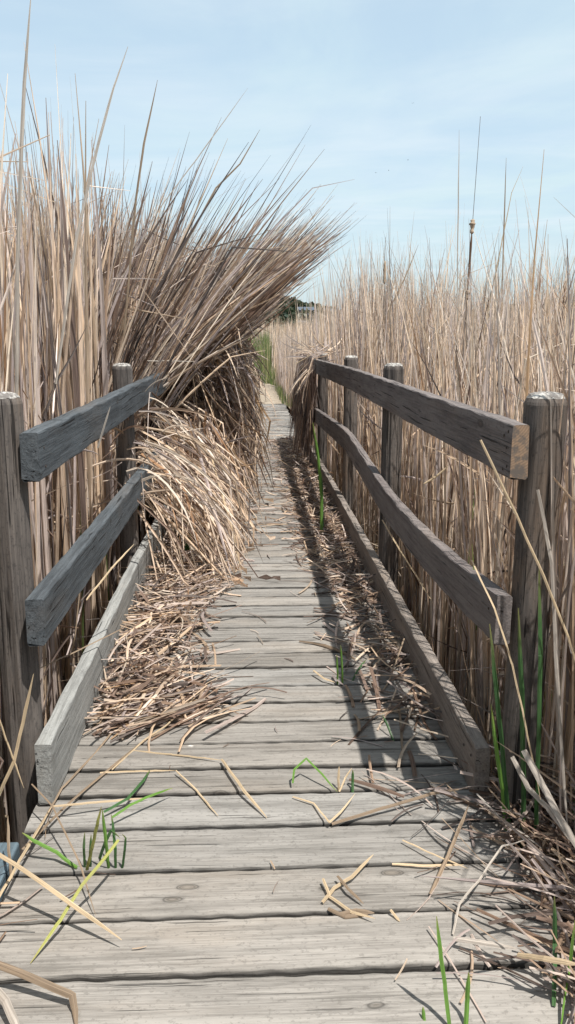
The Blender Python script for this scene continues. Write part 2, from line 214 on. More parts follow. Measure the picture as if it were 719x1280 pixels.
def wood(name, light, dark, warm, knots=.5, spots=.0, crack=.40, rough=.85, warmamt=.3):
    m, nt, b, out = new_mat(name); N = NT(nt)
    g = N.attr('g').outputs['Vector']; tint = N.attr('col').outputs['Color']
    # knots, found on the wide face of the board
    kn = N.n('ShaderNodeTexNoise'); N.l(N.scale(g, (9, 30, 30)), kn.inputs['Vector']); kn.inputs['Scale'].default_value = 1; kn.inputs['Detail'].default_value = 4
    kv = N.n('ShaderNodeVectorMath', operation='MULTIPLY_ADD'); N.l(kn.outputs['Color'], kv.inputs[0]); kv.inputs[1].default_value = (.16, .16, 0); N.l(N.scale(g, (5.2, 13, .8)), kv.inputs[2]); kv = kv.outputs[0]
    vo = N.n('ShaderNodeTexVoronoi', voronoi_dimensions='3D'); N.l(kv, vo.inputs['Vector']); vo.inputs['Scale'].default_value = 1
    d = vo.outputs['Distance']; sep = N.n('ShaderNodeSeparateColor'); N.l(vo.outputs['Color'], sep.inputs[0])
    gate = N.math('GREATER_THAN', sep.outputs[0], 1 - knots)
    near = N.math('MULTIPLY', N.ramp(d, .0, .42, 1, 0), gate)
    # grain bends round a knot
    sub = N.n('ShaderNodeVectorMath', operation='SUBTRACT'); N.l(kv, sub.inputs[0]); N.l(vo.outputs['Position'], sub.inputs[1])
    sc = N.n('ShaderNodeVectorMath', operation='SCALE'); N.l(sub.outputs[0], sc.inputs[0]); N.l(N.math('MULTIPLY', near, .05), sc.inputs['Scale'])
    ad = N.n('ShaderNodeVectorMath', operation='ADD'); N.l(g, ad.inputs[0]); N.l(sc.outputs[0], ad.inputs[1]); gg = ad.outputs[0]
    wv = N.noise(N.scale(g, (1.4, 3, 3)), 1, 2); wav = N.n('ShaderNodeCombineXYZ'); N.l(N.math('MULTIPLY', wv, .014), wav.inputs[1])
    ad2 = N.n('ShaderNodeVectorMath', operation='ADD'); N.l(gg, ad2.inputs[0]); N.l(wav.outputs[0], ad2.inputs[1]); gg = ad2.outputs[0]
    fine = N.noise(N.scale(gg, (5, 150, 150)), 1, 5, .7)
    band = N.noise(N.scale(gg, (.9, 38, 38)), 1, 3, .6)
    blot = N.noise(N.scale(g, (2.2, 7, 7)), 1, 5, .65)
    fleck = N.noise(N.scale(g, (60, 90, 90)), 1, 3, .7)
    cr = N.noise(N.scale(gg, (1.7, 95, 95)), 1, 2, .5)
    crm = N.ramp(cr, crack - .085, crack - .045, 1, 0)
    crm = N.math('MULTIPLY', crm, N.ramp(N.noise(N.scale(g, (2.5, 12, 12), (7, 3, 1)), 1, 2), .45, .55))
    f = N.math('ADD', N.math('MULTIPLY', fine, .45), N.math('ADD', N.math('MULTIPLY', band, .35), N.math('MULTIPLY', blot, .35)))
    c = N.mix(N.ramp(f, .40, .70), dark, light)
    c = N.mix(N.math('MULTIPLY', N.ramp(N.noise(N.scale(g, (1.1, 5, 5), (3, 9, 2)), 1, 4), .5, .72), warmamt), c, warm)
    c = N.mix(N.math('MULTIPLY', N.ramp(fleck, .54, .66), .5), c, dark)
    st = N.ramp(N.noise(N.scale(g, (3.0, 9, 9), (31, 2, 5)), 1, 6, .7), .58, .74)
    c = N.mix(N.math('MULTIPLY', st, .5), c, tuple(x * .45 for x in dark))
    # knot: dark ring, brown eye with fine rings
    ring = N.math('MULTIPLY', N.math('SUBTRACT', N.ramp(d, .0, .15, 0, 1), N.ramp(d, .15, .21, 0, 1)), gate)
    eye = N.math('MULTIPLY', N.ramp(d, .10, .17, 1, 0), gate)
    rings = N.math('MULTIPLY_ADD', N.math('SINE', N.math('MULTIPLY', d, 130)), .25, .6)
    c = N.mix(N.math('MULTIPLY', eye, .55), c, tuple(.6 * x + .25 * y for x, y in zip(warm, dark)))
    c = N.mix(N.math('MULTIPLY', ring, N.math('MULTIPLY', rings, .85)), c, tuple(x * .35 for x in dark))
    c = N.mix(N.math('MULTIPLY', crm, (.6 if name.startswith('weathered') else .85)), c, tuple(x * .18 for x in dark))
    if spots:
        sv = N.n('ShaderNodeTexVoronoi'); N.l(N.scale(g, (6, 9, 9)), sv.inputs['Vector']); sv.inputs['Scale'].default_value = 1
        ss = N.n('ShaderNodeSeparateColor'); N.l(sv.outputs['Color'], ss.inputs[0])
        dd = N.math('ADD', sv.outputs['Distance'], N.math('MULTIPLY', fleck, .12))
        sp = N.math('MULTIPLY', N.ramp(dd, .10, .13, 1, 0), N.math('GREATER_THAN', ss.outputs[1], 1 - spots))
        c = N.mix(N.math('MULTIPLY', sp, .8), c, (.68, .68, .66))
    c = N.mix(1.0, c, tint, 'MULTIPLY')
    N.l(c, b.inputs['Base Color']); b.inputs['Roughness'].default_value = rough; b.inputs['Specular IOR Level'].default_value = .25
    hh = N.math('SUBTRACT', N.math('ADD', N.math('MULTIPLY', fine, .5), N.math('MULTIPLY', band, .5)), N.math('MULTIPLY', crm, 1.2))
    N.l(N.bump(hh, .8, .006), b.inputs['Normal'])
    return m

M = {}
M['deck'] = wood('weathered_deck_wood', (.243, .232, .219), (.106, .100, .093), (.24, .205, .17), knots=.30, spots=.03, crack=.41)
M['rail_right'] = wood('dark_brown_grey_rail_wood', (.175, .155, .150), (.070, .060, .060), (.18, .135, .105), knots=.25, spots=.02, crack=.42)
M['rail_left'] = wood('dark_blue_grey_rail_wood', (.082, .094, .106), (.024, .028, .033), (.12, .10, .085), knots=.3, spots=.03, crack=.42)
M['kerb_left'] = wood('silver_grey_kerb_wood', (.28, .285, .28), (.12, .122, .12), (.24, .22, .19), knots=.3, spots=.06, crack=.42)
M['kerb_right'] = wood('brown_grey_kerb_wood', (.24, .21, .19), (.10, .085, .075), (.24, .18, .13), knots=.25, spots=.04, crack=.42)
M['post'] = wood('dark_split_post_wood', (.145, .127, .116), (.038, .035, .035), (.18, .115, .068), knots=.25, spots=.03, crack=.46, warmamt=.55)
M['bluewood'] = wood('blue_grey_sleeper_wood', (.10, .14, .17), (.05, .07, .085), (.12, .13, .14), knots=.2, spots=.05)

def mat_cut():
    m, nt, b, out = new_mat('bleached_post_end'); N = NT(nt)
    tc = N.n('ShaderNodeTexCoord').outputs['Object']
    c = N.mix(N.ramp(N.noise(tc, 45, 5, .7), .42, .62), (.13, .12, .115), (.40, .39, .37))
    vo = N.n('ShaderNodeTexVoronoi'); N.l(tc, vo.inputs['Vector']); vo.inputs['Scale'].default_value = 38
    c = N.mix(N.ramp(vo.outputs['Distance'], .15, .22, .8, 0), c, (.62, .61, .59))
    N.l(c, b.inputs['Base Color']); b.inputs['Roughness'].default_value = .9
    N.l(N.bump(N.noise(tc, 70, 4), .6, .004), b.inputs['Normal']); return m
M['cut'] = mat_cut()
def mat_endgrain():
    m, nt, b, out = new_mat('sawn_brown_end_grain'); N = NT(nt)
    g = N.attr('g').outputs['Vector']; s = N.n('ShaderNodeSeparateXYZ'); N.l(g, s.inputs[0])
    r = N.n('ShaderNodeVectorMath', operation='LENGTH'); cb = N.n('ShaderNodeCombineXYZ')
    N.l(N.math('SUBTRACT', s.outputs[1], .05), cb.inputs[0]); N.l(N.math('ADD', s.outputs[2], .06), cb.inputs[1]); N.l(cb.outputs[0], r.inputs[0])
    w = N.math('SINE', N.math('MULTIPLY', N.math('ADD', r.outputs['Value'], N.math('MULTIPLY', N.noise(g, 30, 3), .006)), 900))
    c = N.mix(N.math('MULTIPLY_ADD', w, .25, .5), (.13, .085, .055), (.27, .185, .125))
    c = N.mix(N.ramp(N.noise(g, 26, 5, .7), .44, .6), c, (.09, .075, .065))
    N.l(c, b.inputs['Base Color']); b.inputs['Roughness'].default_value = .9; return m
M['endgrain'] = mat_endgrain()

def mat_leaf(name, transl=.45, streak=.35, rough=.6, spec=.3):
    m, nt, b, out = new_mat(name); N = NT(nt)
    c = N.attr('col').outputs['Color']; g = N.attr('g').outputs['Vector']
    f = N.noise(N.scale(g, (6, 260, 1)), 1, 3, .6); f2 = N.noise(N.scale(g, (3.0, 12, 1), (5, 2, 3)), 1, 4, .6)
    sc = N.mix(N.ramp(f, .35, .65), (1 - streak,) * 3, (1.12, 1.12, 1.12))
    c2 = N.mix(1.0, c, sc, 'MULTIPLY'); c2 = N.mix(N.ramp(f2, .55, .75, 0, .45), c2, (.20, .15, .11))
    N.l(c2, b.inputs['Base Color']); b.inputs['Roughness'].default_value = rough; b.inputs['Specular IOR Level'].default_value = spec
    tr = N.n('ShaderNodeBsdfTranslucent'); N.l(c2, tr.inputs[0]); mx = N.n('ShaderNodeMixShader'); mx.inputs[0].default_value = transl
    N.l(b.outputs[0], mx.inputs[1]); N.l(tr.outputs[0], mx.inputs[2]); N.l(mx.outputs[0], out.inputs[0])
    return m
M['reed'] = mat_leaf('dry_reed_leaf')
M['green'] = mat_leaf('green_leaf', .35, .3, .45, .4)

def simple(name, c, rough=.8):
    m, nt, b, out = new_mat(name); N = NT(nt)
    tc = N.n('ShaderNodeTexCoord').outputs['Object']
    cc = N.mix(N.ramp(N.noise(tc, 9, 5), .35, .65), tuple(x * .75 for x in c), tuple(min(1, x * 1.2) for x in c))
    N.l(cc, b.inputs['Base Color']); b.inputs['Roughness'].default_value = rough; return m
M['nail'] = simple('rusty_nail', (.035, .025, .02), .6)
M['head'] = simple('cattail_brown', (.11, .06, .035), .95)
M['fluff'] = simple('cattail_fluff', (.30, .23, .17), 1)
M['bird'] = simple('dark_bird', (.03, .03, .035), .8)
M['house'] = simple('white_house_wall', (.38, .38, .38)); M['housegrey'] = simple('blue_grey_house_wall', (.08, .10, .13)); M['roof'] = simple('slate_roof', (.06, .08, .11)); M['bark'] = simple('bark', (.10, .075, .055))
def mat_ground():
    m, nt, b, out = new_mat('marsh_floor'); N = NT(nt)
    tc = N.n('ShaderNodeTexCoord').outputs['Object']
    c = N.mix(N.ramp(N.noise(tc, 6, 8, .7), .4, .62), (.055, .042, .030), (.22, .17, .115))
    c = N.mix(N.ramp(N.noise(tc, .15, 4), .42, .6), c, (.30, .24, .15))
    N.l(c, b.inputs['Base Color']); b.inputs['Roughness'].default_value = .95
    N.l(N.bump(N.noise(tc, 14, 6, .7), .8, .03), b.inputs['Normal']); return m
M['ground'] = mat_ground()
def mat_path():
    m, nt, b, out = new_mat('sandy_path'); N = NT(nt)
    tc = N.n('ShaderNodeTexCoord').outputs['Object']
    c = N.mix(N.ramp(N.noise(tc, 3, 7, .7), .35, .65), (.17, .135, .10), (.29, .245, .19))
    c = N.mix(N.ramp(N.noise(tc, 30, 4, .7), .56, .66), c, (.20, .15, .10))
    N.l(c, b.inputs['Base Color']); b.inputs['Roughness'].default_value = .95
    N.l(N.bump(N.noise(tc, 22, 6, .7), .7, .02), b.inputs['Normal']); return m
M['path'] = mat_path()
def mat_hill():
    m, nt, b, out = new_mat('scrub_hillside'); N = NT(nt)
    tc = N.n('ShaderNodeTexCoord').outputs['Object']
    c = N.mix(N.ramp(N.noise(tc, .06, 8, .7), .4, .62), (.035, .05, .035), (.12, .12, .08))
    N.l(c, b.inputs['Base Color']); b.inputs['Roughness'].default_value = .95; return m
M['hill'] = mat_hill()

# ------------------------------------------------------------------ setting: ground, water, path
def grid_sheet(name, xs, ys, zf, mat, kind='structure'):
    X, Y = np.meshgrid(xs, ys); Zv = zf(X, Y)
    V = np.stack([X, Y, Zv], -1).reshape(-1, 3); ny, nx = X.shape
    i = np.arange(nx * ny).reshape(ny, nx)
    Q = np.stack([i[:-1, :-1], i[:-1, 1:], i[1:, 1:], i[1:, :-1]], -1).reshape(-1, 4)
    o = link(name, fast_mesh(name, V, Q, smooth=True), mat); tag(o, kind=kind); return o
def gz(X, Y):
    near = np.exp(-(X ** 2 + (Y - 5) ** 2) / 900)
    b = -.46 + near * .05 * (np.sin(X * 3.1 + Y * 1.3) + np.sin(Y * 2.3 - X * 1.7)) * .7
    return b
xs = np.concatenate([[-2500, -900, -300, -100, -50], np.linspace(-25, 25, 101), [50, 100, 300, 900, 2500]])
ys = np.concatenate([[-2500, -800, -200, -60, -20], np.linspace(-6, 60, 133), [80, 120, 200, 400, 900, 2500]])
tag(grid_sheet('ground', xs, ys, gz, M['ground']), 'brown marsh floor of mud and dead straw under and around the boardwalk', 'ground')
# path beyond the boardwalk
pc = np.array([(.30, 18.45, 1.0), (.33, 21, 1.0), (.32, 24, 1.05), (.15, 27, 1.1), (-.5, 31, 1.1), (-1.6, 35, 1.1), (-3.2, 39, 1.1)])
tt = np.linspace(0, len(pc) - 1, 61); P_ = np.stack([np.interp(tt, range(len(pc)), pc[:, k]) for k in range(3)], -1)
prof = [(-1.1, -.50), (-.62, -.10), (-.5, -.03), (-.2, -.02), (.2, -.02), (.5, -.03), (.62, -.10), (1.1, -.50)]
V = []
for x, y, w in P_:
    for a, z in prof: V.append((x + a * w + .05 * math.sin(y * 4 + a * 9), y, z + .012 * math.sin(y * 5 + a * 8)))
V = np.array(V); i = np.arange(len(V)).reshape(len(P_), len(prof))
Q = np.stack([i[:-1, :-1], i[:-1, 1:], i[1:, 1:], i[1:, :-1]], -1).reshape(-1, 4)
tag(link('path', fast_mesh('path', V, Q, smooth=True), M['path']), 'sandy earth path leading on from the far end of the boardwalk', 'path', kind='structure')

# ------------------------------------------------------------------ boardwalk planks (one mesh)
def board_part(x0, x1, y0, y1, zt, th, tint, seed, nx=56):
    r = random.Random(seed)
    off = np.array([r.uniform(0, 60), r.uniform(0, 60), r.uniform(0, 60)])
    ph = [r.uniform(0, 6) for _ in range(8)]
    cup = r.uniform(-.002, .004); tilt = r.uniform(-.006, .006); roll = r.uniform(-.004, .004)
    w = y1 - y0; e = .005
    sec = [(y0 + .001, -th), (y0, -e * 1.4), (y0 + e * .5, -e * .35), (y0 + e * 1.6, 0), (y0 + w * .3, cup), (y0 + w * .5, cup * 1.2), (y0 + w * .7, cup),
           (y1 - e * 1.6, 0), (y1 - e * .5, -e * .35), (y1, -e * 1.4), (y1 - .001, -th)]
    V, G = [], []
    for a in range(nx):
        u = a / (nx - 1); x = x0 + (x1 - x0) * u
        for k, (y, z) in enumerate(sec):
            edge = 1 if (k <= 3 or k >= 7) else 0
            j = .0006 * math.sin(x * 9 + ph[0] + (k > 5) * 2) + .0006 * math.sin(x * 31 + ph[1] + (k > 5)) + .0009 * math.sin(x * 83 + ph[2] + k)
            yy = y + (j * (1 if k > 5 else -1) if edge else 0) + roll * (x) * .25
            zz = zt + z + tilt * x + .0010 * math.sin(x * 6 + ph[3]) + (.0012 * math.sin(x * 55 + ph[4] + k) if edge and abs(z) > 0 and z > -.02 else 0)
            xx = x + (.0015 * math.sin(y * 90 + ph[5]) if a in (0, nx - 1) else 0)
            V.append((xx, yy, zz)); G.append((x + off[0], (y - y0) + off[1], z + off[2]))
    V = np.array(V); G = np.array(G); k = len(sec); i = np.arange(nx * k).reshape(nx, k)
    Q = [np.stack([i[:-1, :-1], i[1:, :-1], i[1:, 1:], i[:-1, 1:]], -1).reshape(-1, 4), np.stack([i[:-1, -1], i[1:, -1], i[1:, 0], i[:-1, 0]], -1)]
    # ends
    for a, flip in ((0, 0), (nx - 1, 1)):
        for (p, q, s, t) in ((0, 1, 9, 10), (1, 2, 8, 9), (2, 3, 7, 8), (3, 4, 6, 7)):
            f = [i[a, p], i[a, q], i[a, s], i[a, t]]
            Q.append(np.array([f[::-1] if flip else f]))
        f = [i[a, 4], i[a, 5], i[a, 6], i[a, 6]]
    dirt_shade = np.ones(k); dirt_shade[[0, 1, 9, 10]] = .30; dirt_shade[[2, 8]] = .62  # joint shade put into the tint of plank sides and rims, along with grime
    return V, np.concatenate(Q), np.tile(np.array(tint), (len(V), 1)) * np.tile(dirt_shade, nx)[:, None], G
edges = [1.671, 1.868, 2.065, 2.271, 2.456, 2.615, 2.80, 2.968, 3.141, 3.299, 3.499, 3.673]
lo = [1.671]
while lo[-1] > -1.2: lo.append(lo[-1] - .196)
edges = lo[::-1][:-1] + edges
rr = random.Random(8)
while edges[-1] < 18.5: edges.append(edges[-1] + rr.uniform(.162, .19))
parts = []
for n in range(len(edges) - 1):
    v = rr.uniform(.80, 1.14); wv_ = rr.uniform(-.02, .025)
    gap = rr.uniform(.0052, .0088)
    near = edges[n] < 2.2
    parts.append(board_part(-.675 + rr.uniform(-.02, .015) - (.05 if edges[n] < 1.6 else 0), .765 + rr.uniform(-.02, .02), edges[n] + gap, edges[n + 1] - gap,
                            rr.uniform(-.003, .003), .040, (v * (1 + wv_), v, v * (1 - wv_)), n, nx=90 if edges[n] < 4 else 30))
# joists under the planks
def beam(x0, x1, y0, y1, z0, z1, tint=(.45, .42, .40)):
    V = np.array([(x, y, z) for x in (x0, x1) for y in (y0, y1) for z in (z0, z1)], float)
    Q = np.array([(0, 1, 3, 2), (4, 6, 7, 5), (0, 4, 5, 1), (2, 3, 7, 6), (0, 2, 6, 4), (1, 5, 7, 3)])
    return V, Q, np.tile(np.array(tint), (8, 1)), V[:, [1, 2, 0]] + 3
for x in (-.60, 0., .62): parts.append(beam(x, x + .05, -1.1, 18.4, -.19, -.046))
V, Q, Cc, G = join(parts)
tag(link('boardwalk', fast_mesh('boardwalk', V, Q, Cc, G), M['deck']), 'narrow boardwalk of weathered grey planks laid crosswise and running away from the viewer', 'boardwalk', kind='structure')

# ------------------------------------------------------------------ timber members
def member(name, cl, w, h, mat, parent, seed, tint=(1, 1, 1), endcap=None, nseg=60, bev=.006, wear=.0015):
    """a long sawn timber: cl = centre-line points (x,y,z) of the TOP INNER reference, w thickness (x), h depth (z, downwards)"""
    r = random.Random(seed); off = np.array([r.uniform(0, 60) for _ in range(3)]); ph = [r.uniform(0, 6) for _ in range(6)]
    cl = np.array(cl, float); s = np.concatenate([[0], np.cumsum(np.linalg.norm(np.diff(cl, axis=0), axis=1))])
    u = np.linspace(0, s[-1], nseg)
    # smooth interpolation (Catmull-like through cubic Hermite)
    def interp(k):
        y = cl[:, k]; m = np.gradient(y, s); out = []
        for q in u:
            j = min(max(np.searchsorted(s, q) - 1, 0), len(s) - 2); hh = s[j + 1] - s[j]; t = (q - s[j]) / hh
            out.append((2*t**3-3*t*t+1)*y[j] + (t**3-2*t*t+t)*hh*m[j] + (-2*t**3+3*t*t)*y[j+1] + (t**3-t*t)*hh*m[j+1])
        return np.array(out)
    Pm = np.stack([interp(0), interp(1), interp(2)], -1)
    sec = [(0, -h + bev), (0, -h * .66), (0, -h * .33), (0, -bev), (bev * .3, -bev * .3), (bev, 0), (w / 2, .0), (w - bev, 0), (w - bev * .3, -bev * .3), (w, -bev), (w, -h * .5), (w, -h + bev), (w - bev, -h), (bev, -h)]
    V, G = [], []
    for a, p in enumerate(Pm):
        for k, (dx, dz) in enumerate(sec):
            e = wear if k in (3, 4, 5, 7, 8, 9, 0, 11, 12, 13) else wear * .4
            jx = e * math.sin(u[a] * 17 + ph[0] + k * .9) + e * .5 * math.sin(u[a] * 61 + ph[1] + k)
            jz = e * math.sin(u[a] * 13 + ph[2] + k * .7) + e * .5 * math.sin(u[a] * 47 + ph[3] + k)
            V.append((p[0] + dx + jx, p[1], p[2] + dz + jz)); G.append((u[a] + off[0], dz + off[1], dx + off[2]))
    V = np.array(V); G = np.array(G); k = len(sec); i = np.arange(nseg * k).reshape(nseg, k)
    Q = [np.stack([i[:-1, :-1], i[1:, :-1], i[1:, 1:], i[:-1, 1:]], -1).reshape(-1, 4), np.stack([i[:-1, -1], i[1:, -1], i[1:, 0], i[:-1, 0]], -1)]
    Q = np.concatenate(Q)
    # end faces as quads on their own vertices
    n0 = len(V); EV, EG, EQ = [], [], []
    for a, fl in ((0, 0), (nseg - 1, 1)):
        idx = i[a]; b0 = n0 + len(EV)
        for q in idx: EV.append(V[q]); EG.append(G[q] - off if endcap else G[q])
        for f in ((0, 1, 11, 12), (0, 12, 13, 13), (1, 2, 10, 11), (2, 3, 9, 10), (3, 4, 8, 9), (4, 5, 7, 8), (5, 6, 7, 7)):
            ff = [b0 + q for q in f]
            if ff[2] == ff[3]: continue
            EQ.append(ff if fl else ff[::-1])
        EQ.append([b0 + 0, b0 + 12, b0 + 13, b0 + 13][::1][:3] + [b0 + 13]) if False else None
    V = np.concatenate([V, np.array(EV)]); G = np.concatenate([G, np.array(EG)])
    nq = len(Q); Q = np.concatenate([Q, np.array(EQ)])
    o = link(name, fast_mesh(name, V, Q, np.tile(np.array(tint), (len(V), 1)), G), mat, parent)
    if endcap:
        o.data.materials.append(endcap)
        mi = np.zeros(len(o.data.polygons), dtype=np.int32); mi[nq:] = 1; o.data.polygons.foreach_set('material_index', mi)
    return o

def post(parent, x, y, rad, ztop, seed, lean=(0, 0), cap=True, zb=-.55):
    r = random.Random(seed); off = np.array([r.uniform(0, 60) for _ in range(3)]); K = 28
    zs = np.concatenate([np.linspace(zb, ztop - .03, 26), [ztop - .022, ztop - .012]])
    V, G = [], []; ph = [r.uniform(0, 6) for _ in range(5)]
    cr = [(r.uniform(0, 6.28), r.uniform(.3, .9), r.uniform(.6, 1.1)) for _ in range(3)]
    for z in zs:
        t = (z - zb) / (ztop - zb)
        sh = 1 if z < ztop - .025 else (.97 if z < ztop - .015 else .9)
        for k in range(K):
            a = 2 * math.pi * k / K
            rr_ = rad * sh * (1 + .022 * math.sin(3 * a + ph[0] + z) + .012 * math.sin(7 * a + ph[1] + z * 3) + .02 * math.sin(z * 2 + ph[2]))
            for ca, z0, ln in cr:
                da = abs((a - ca + math.pi) % (2 * math.pi) - math.pi)
                if da < .12: rr_ -= .009 * max(0, 1 - abs(z - z0) / ln)
            V.append((x + lean[0] * (z) + rr_ * math.cos(a), y + lean[1] * z + rr_ * math.sin(a), z))
            G.append((z + off[0], rad * math.cos(a * 1) * 1.0 + off[1], rad * math.sin(a) + off[2]))
    V = np.array(V); G = np.array(G); n = len(zs); i = np.arange(n * K).reshape(n, K); j = np.roll(i, -1, 1)
    Q = np.stack([i[:-1], j[:-1], j[1:], i[1:]], -1).reshape(-1, 4)
    p = link('post', fast_mesh('post', V, Q, np.ones((len(V), 3)) * r.uniform(.85, 1.1), G), M['post'], parent)
    # chamfered bleached top
    Vt = []; top = V[-K:]
    c = np.array([x + lean[0] * ztop, y + lean[1] * ztop, 0])
    for f, dz in ((1.0, -.012), (.86, -.002), (.55, .002), (.25, .004), (.02, .003)):
        for k in range(K):
            q = c + (top[k] - c) * np.array([f, f, 0]); Vt.append((q[0], q[1], ztop + dz + .002 * math.sin(k * 2.3 + f * 9)))
    Vt = np.array(Vt); i = np.arange(5 * K).reshape(5, K); j = np.roll(i, -1, 1)
    Q = np.stack([i[:-1], j[:-1], j[1:], i[1:]], -1).reshape(-1, 4)
    link('post_top', fast_mesh('post_top', Vt, Q), M['cut'], p)
    return p

def nail(parent, x, y, z, ax=-1, r=.0045):
    V = []; 
    for d, rr_ in ((0, r), (.0015, r), (.0025, r * .5)):
        for k in range(8):
            a = k * math.pi / 4; V.append((x + ax * d, y + rr_ * math.cos(a), z + rr_ * math.sin(a)))
    i = np.arange(24).reshape(3, 8); j = np.roll(i, -1, 1)
    Q = [tuple(q) for q in np.stack([i[:-1], j[:-1], j[1:], i[1:]], -1).reshape(-1, 4)] + [(16, 17, 18, 19), (19, 20, 21, 22), (16, 19, 22, 23)]
    return link('nail', fast_mesh('nail', np.array(V), np.array(Q)), M['nail'], parent)

# right railing
RR = empty('wooden_railing', (.76, 2.29, 0)); RL = empty('wooden_railing', (-.73, 2.5, 0))
tag(RR, 'brown grey post and rail balustrade right of the boardwalk, its middle rail warped', 'railing')
tag(RL, 'blue grey post and rail balustrade left of the boardwalk, buried by reeds farther on', 'railing')
bpy.context.view_layer.update()
def rel(parent):  # children keep world coordinates
    parent['_'] = 0; del parent['_']
RR.location = (0, 0, 0); RL.location = (0, 0, 0)
pr = [(.812, 2.30, .058, 1.297, 1), (.812, 4.72, .058, 1.305, 2), (.815, 6.75, .058, 1.305, 3), (.80, 9.15, .058, 1.28, 4), (.80, 11.5, .058, 1.27, 5)]
for k, (x, y, r_, zt, sd) in enumerate(pr): post(RR, x, y, r_, zt, sd + 20, lean=(.012 if k == 0 else 0, 0))
pl_ = [(-.752, 2.55, .062, 1.285, 1), (-.745, 4.95, .058, 1.30, 2), (-.745, 7.0, .058, 1.325, 3), (-.745, 9.3, .058, 1.30, 4)]
for k, (x, y, r_, zt, sd) in enumerate(pl_): post(RL, x, y, r_, zt, sd + 40)
tr = member('top_rail', [(.703, 2.19, 1.222), (.703, 3.2, 1.226), (.706, 4.6, 1.232), (.710, 6, 1.235), (.704, 7.4, 1.23), (.700, 9.15, 1.222)], .046, .150, M['rail_right'], RR, 3, endcap=M['endgrain'], nseg=110)
for y, z in ((2.225, 1.20), (2.262, 1.185), (2.235, 1.155), (2.222, 1.105), (2.258, 1.092), (4.70, 1.19), (4.74, 1.12), (6.75, 1.18)): nail(tr, .7025 if y < 4 else .7050, y, z)
mr = member('middle_rail', [(.700, 2.24, .728), (.706, 2.85, .682), (.712, 3.6, .652), (.712, 4.4, .658), (.708, 5.2, .712), (.705, 6.0, .765), (.705, 7.2, .745), (.700, 9.15, .690)], .044, .150, M['rail_right'], RR, 5, nseg=130)
for y, z in ((2.275, .69), (2.315, .665), (2.28, .61)): nail(mr, .7005, y, z)
member('top_rail', [(.700, 9.2, 1.222), (.70, 11.6, 1.21)], .046, .150, M['rail_right'], RR, 6)
member('middle_rail', [(.700, 9.2, .69), (.70, 11.6, .68)], .046, .150, M['rail_right'], RR, 7)
kb = member('kerb_board', [(.703, 2.38, .180), (.708, 3.4, .172), (.712, 4.6, .170), (.716, 6.5, .170), (.708, 9.1, .170)], .047, .172, M['kerb_right'], RR, 8, nseg=110)
for y, z in ((2.43, .13), (2.47, .05), (2.52, .12)): nail(kb, .7025, y, z)
member('kerb_board', [(.708, 9.12, .168), (.70, 11.6, .168)], .047, .16, M['kerb_right'], RR, 9)
# left railing (inner face at x = -.63, timber lies to its left)
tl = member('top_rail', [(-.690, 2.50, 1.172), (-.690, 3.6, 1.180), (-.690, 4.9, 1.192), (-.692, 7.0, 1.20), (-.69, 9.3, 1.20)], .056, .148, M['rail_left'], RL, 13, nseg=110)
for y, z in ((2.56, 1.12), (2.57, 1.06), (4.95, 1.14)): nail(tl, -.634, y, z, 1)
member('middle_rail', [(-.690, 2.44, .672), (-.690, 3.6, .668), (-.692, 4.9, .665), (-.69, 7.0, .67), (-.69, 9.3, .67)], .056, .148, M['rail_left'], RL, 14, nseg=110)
member('kerb_board', [(-.680, 2.405, .212), (-.684, 3.4, .205), (-.690, 4.6, .205), (-.672, 6.0, .205), (-.665, 9.3, .205)], .050, .205, M['kerb_left'], RL, 15, nseg=110)
# blue sleeper at the left edge
so = link('timber_sleeper', fast_mesh('timber_sleeper', *[a for a in beam(-1.25, -.695, 2.04, 2.24, -.20, -.012, (1, 1, 1))]), M['bluewood'])
bv = so.modifiers.new('b', 'BEVEL'); bv.width = .008; bv.segments = 2
tag(so, 'short blue grey timber end beside the deck at the left end post foot', 'timber')

# ------------------------------------------------------------------ individual reeds and tufts
CM = dict(tan=(.66, .52, .35), grey=(.52, .47, .42), brown=(.33, .25, .18), green=(.13, .26, .05), dkgreen=(.055, .13, .045), yellow=(.36, .37, .11))
def smooth_line(pts, n):
    p = np.array(pts, float); s = np.concatenate([[0], np.cumsum(np.linalg.norm(np.diff(p, axis=0), axis=1))])
    u = np.unique(np.concatenate([np.linspace(0, s[-1], n), s])); return np.stack([np.interp(u, s, p[:, k]) for k in range(3)], -1), u / s[-1]
def leaf_blade(name, col, w, pts, parent=None, kinked=False):
    C, u = smooth_line(pts, 12); C = C.copy()
    flat = max(q[2] for q in pts) < .3
    up = abs(C[-1, 2] - C[0, 2]) > .5 * np.linalg.norm(C[-1] - C[0])
    R = np.array([[0.1, -.6, .8]]) if not up else np.array([[random.uniform(-.4, .4), -1., .1]])
    L = np.linalg.norm(C[-1] - C[0])
    C[1:-1] += rng.normal(0, min(.0006, L * .002), C[1:-1].shape)
    if flat: C[:, 2] = np.maximum(C[:, 2], .004) if not pts[0][2] < 0 else C[:, 2]
    W = w * (np.minimum(1, (1.02 - u) * 4) ** .7) * (.85 + .15 * np.minimum(1, u * 8)); W = np.maximum(W, w * .12)
    base = np.array([CM[col]]) * random.uniform(.9, 1.1)
    v, q, c, g = ribbon(C[None], W[None], R, base, .22)
    # brown a little at the dry tip of green leaves: its own colour
    green = col in ('green', 'dkgreen', 'yellow')
    if green:
        k = np.repeat(u, 3)[:, None]; c = c * (1 - .5 * np.clip((k - .85) * 6, 0, 1)) + np.array([.4, .3, .12]) * .5 * np.clip((k - .85) * 6, 0, 1)
    o = link(name, fast_mesh(name, v, q, c, g), M['green'] if green else M['reed'], parent)
    return o
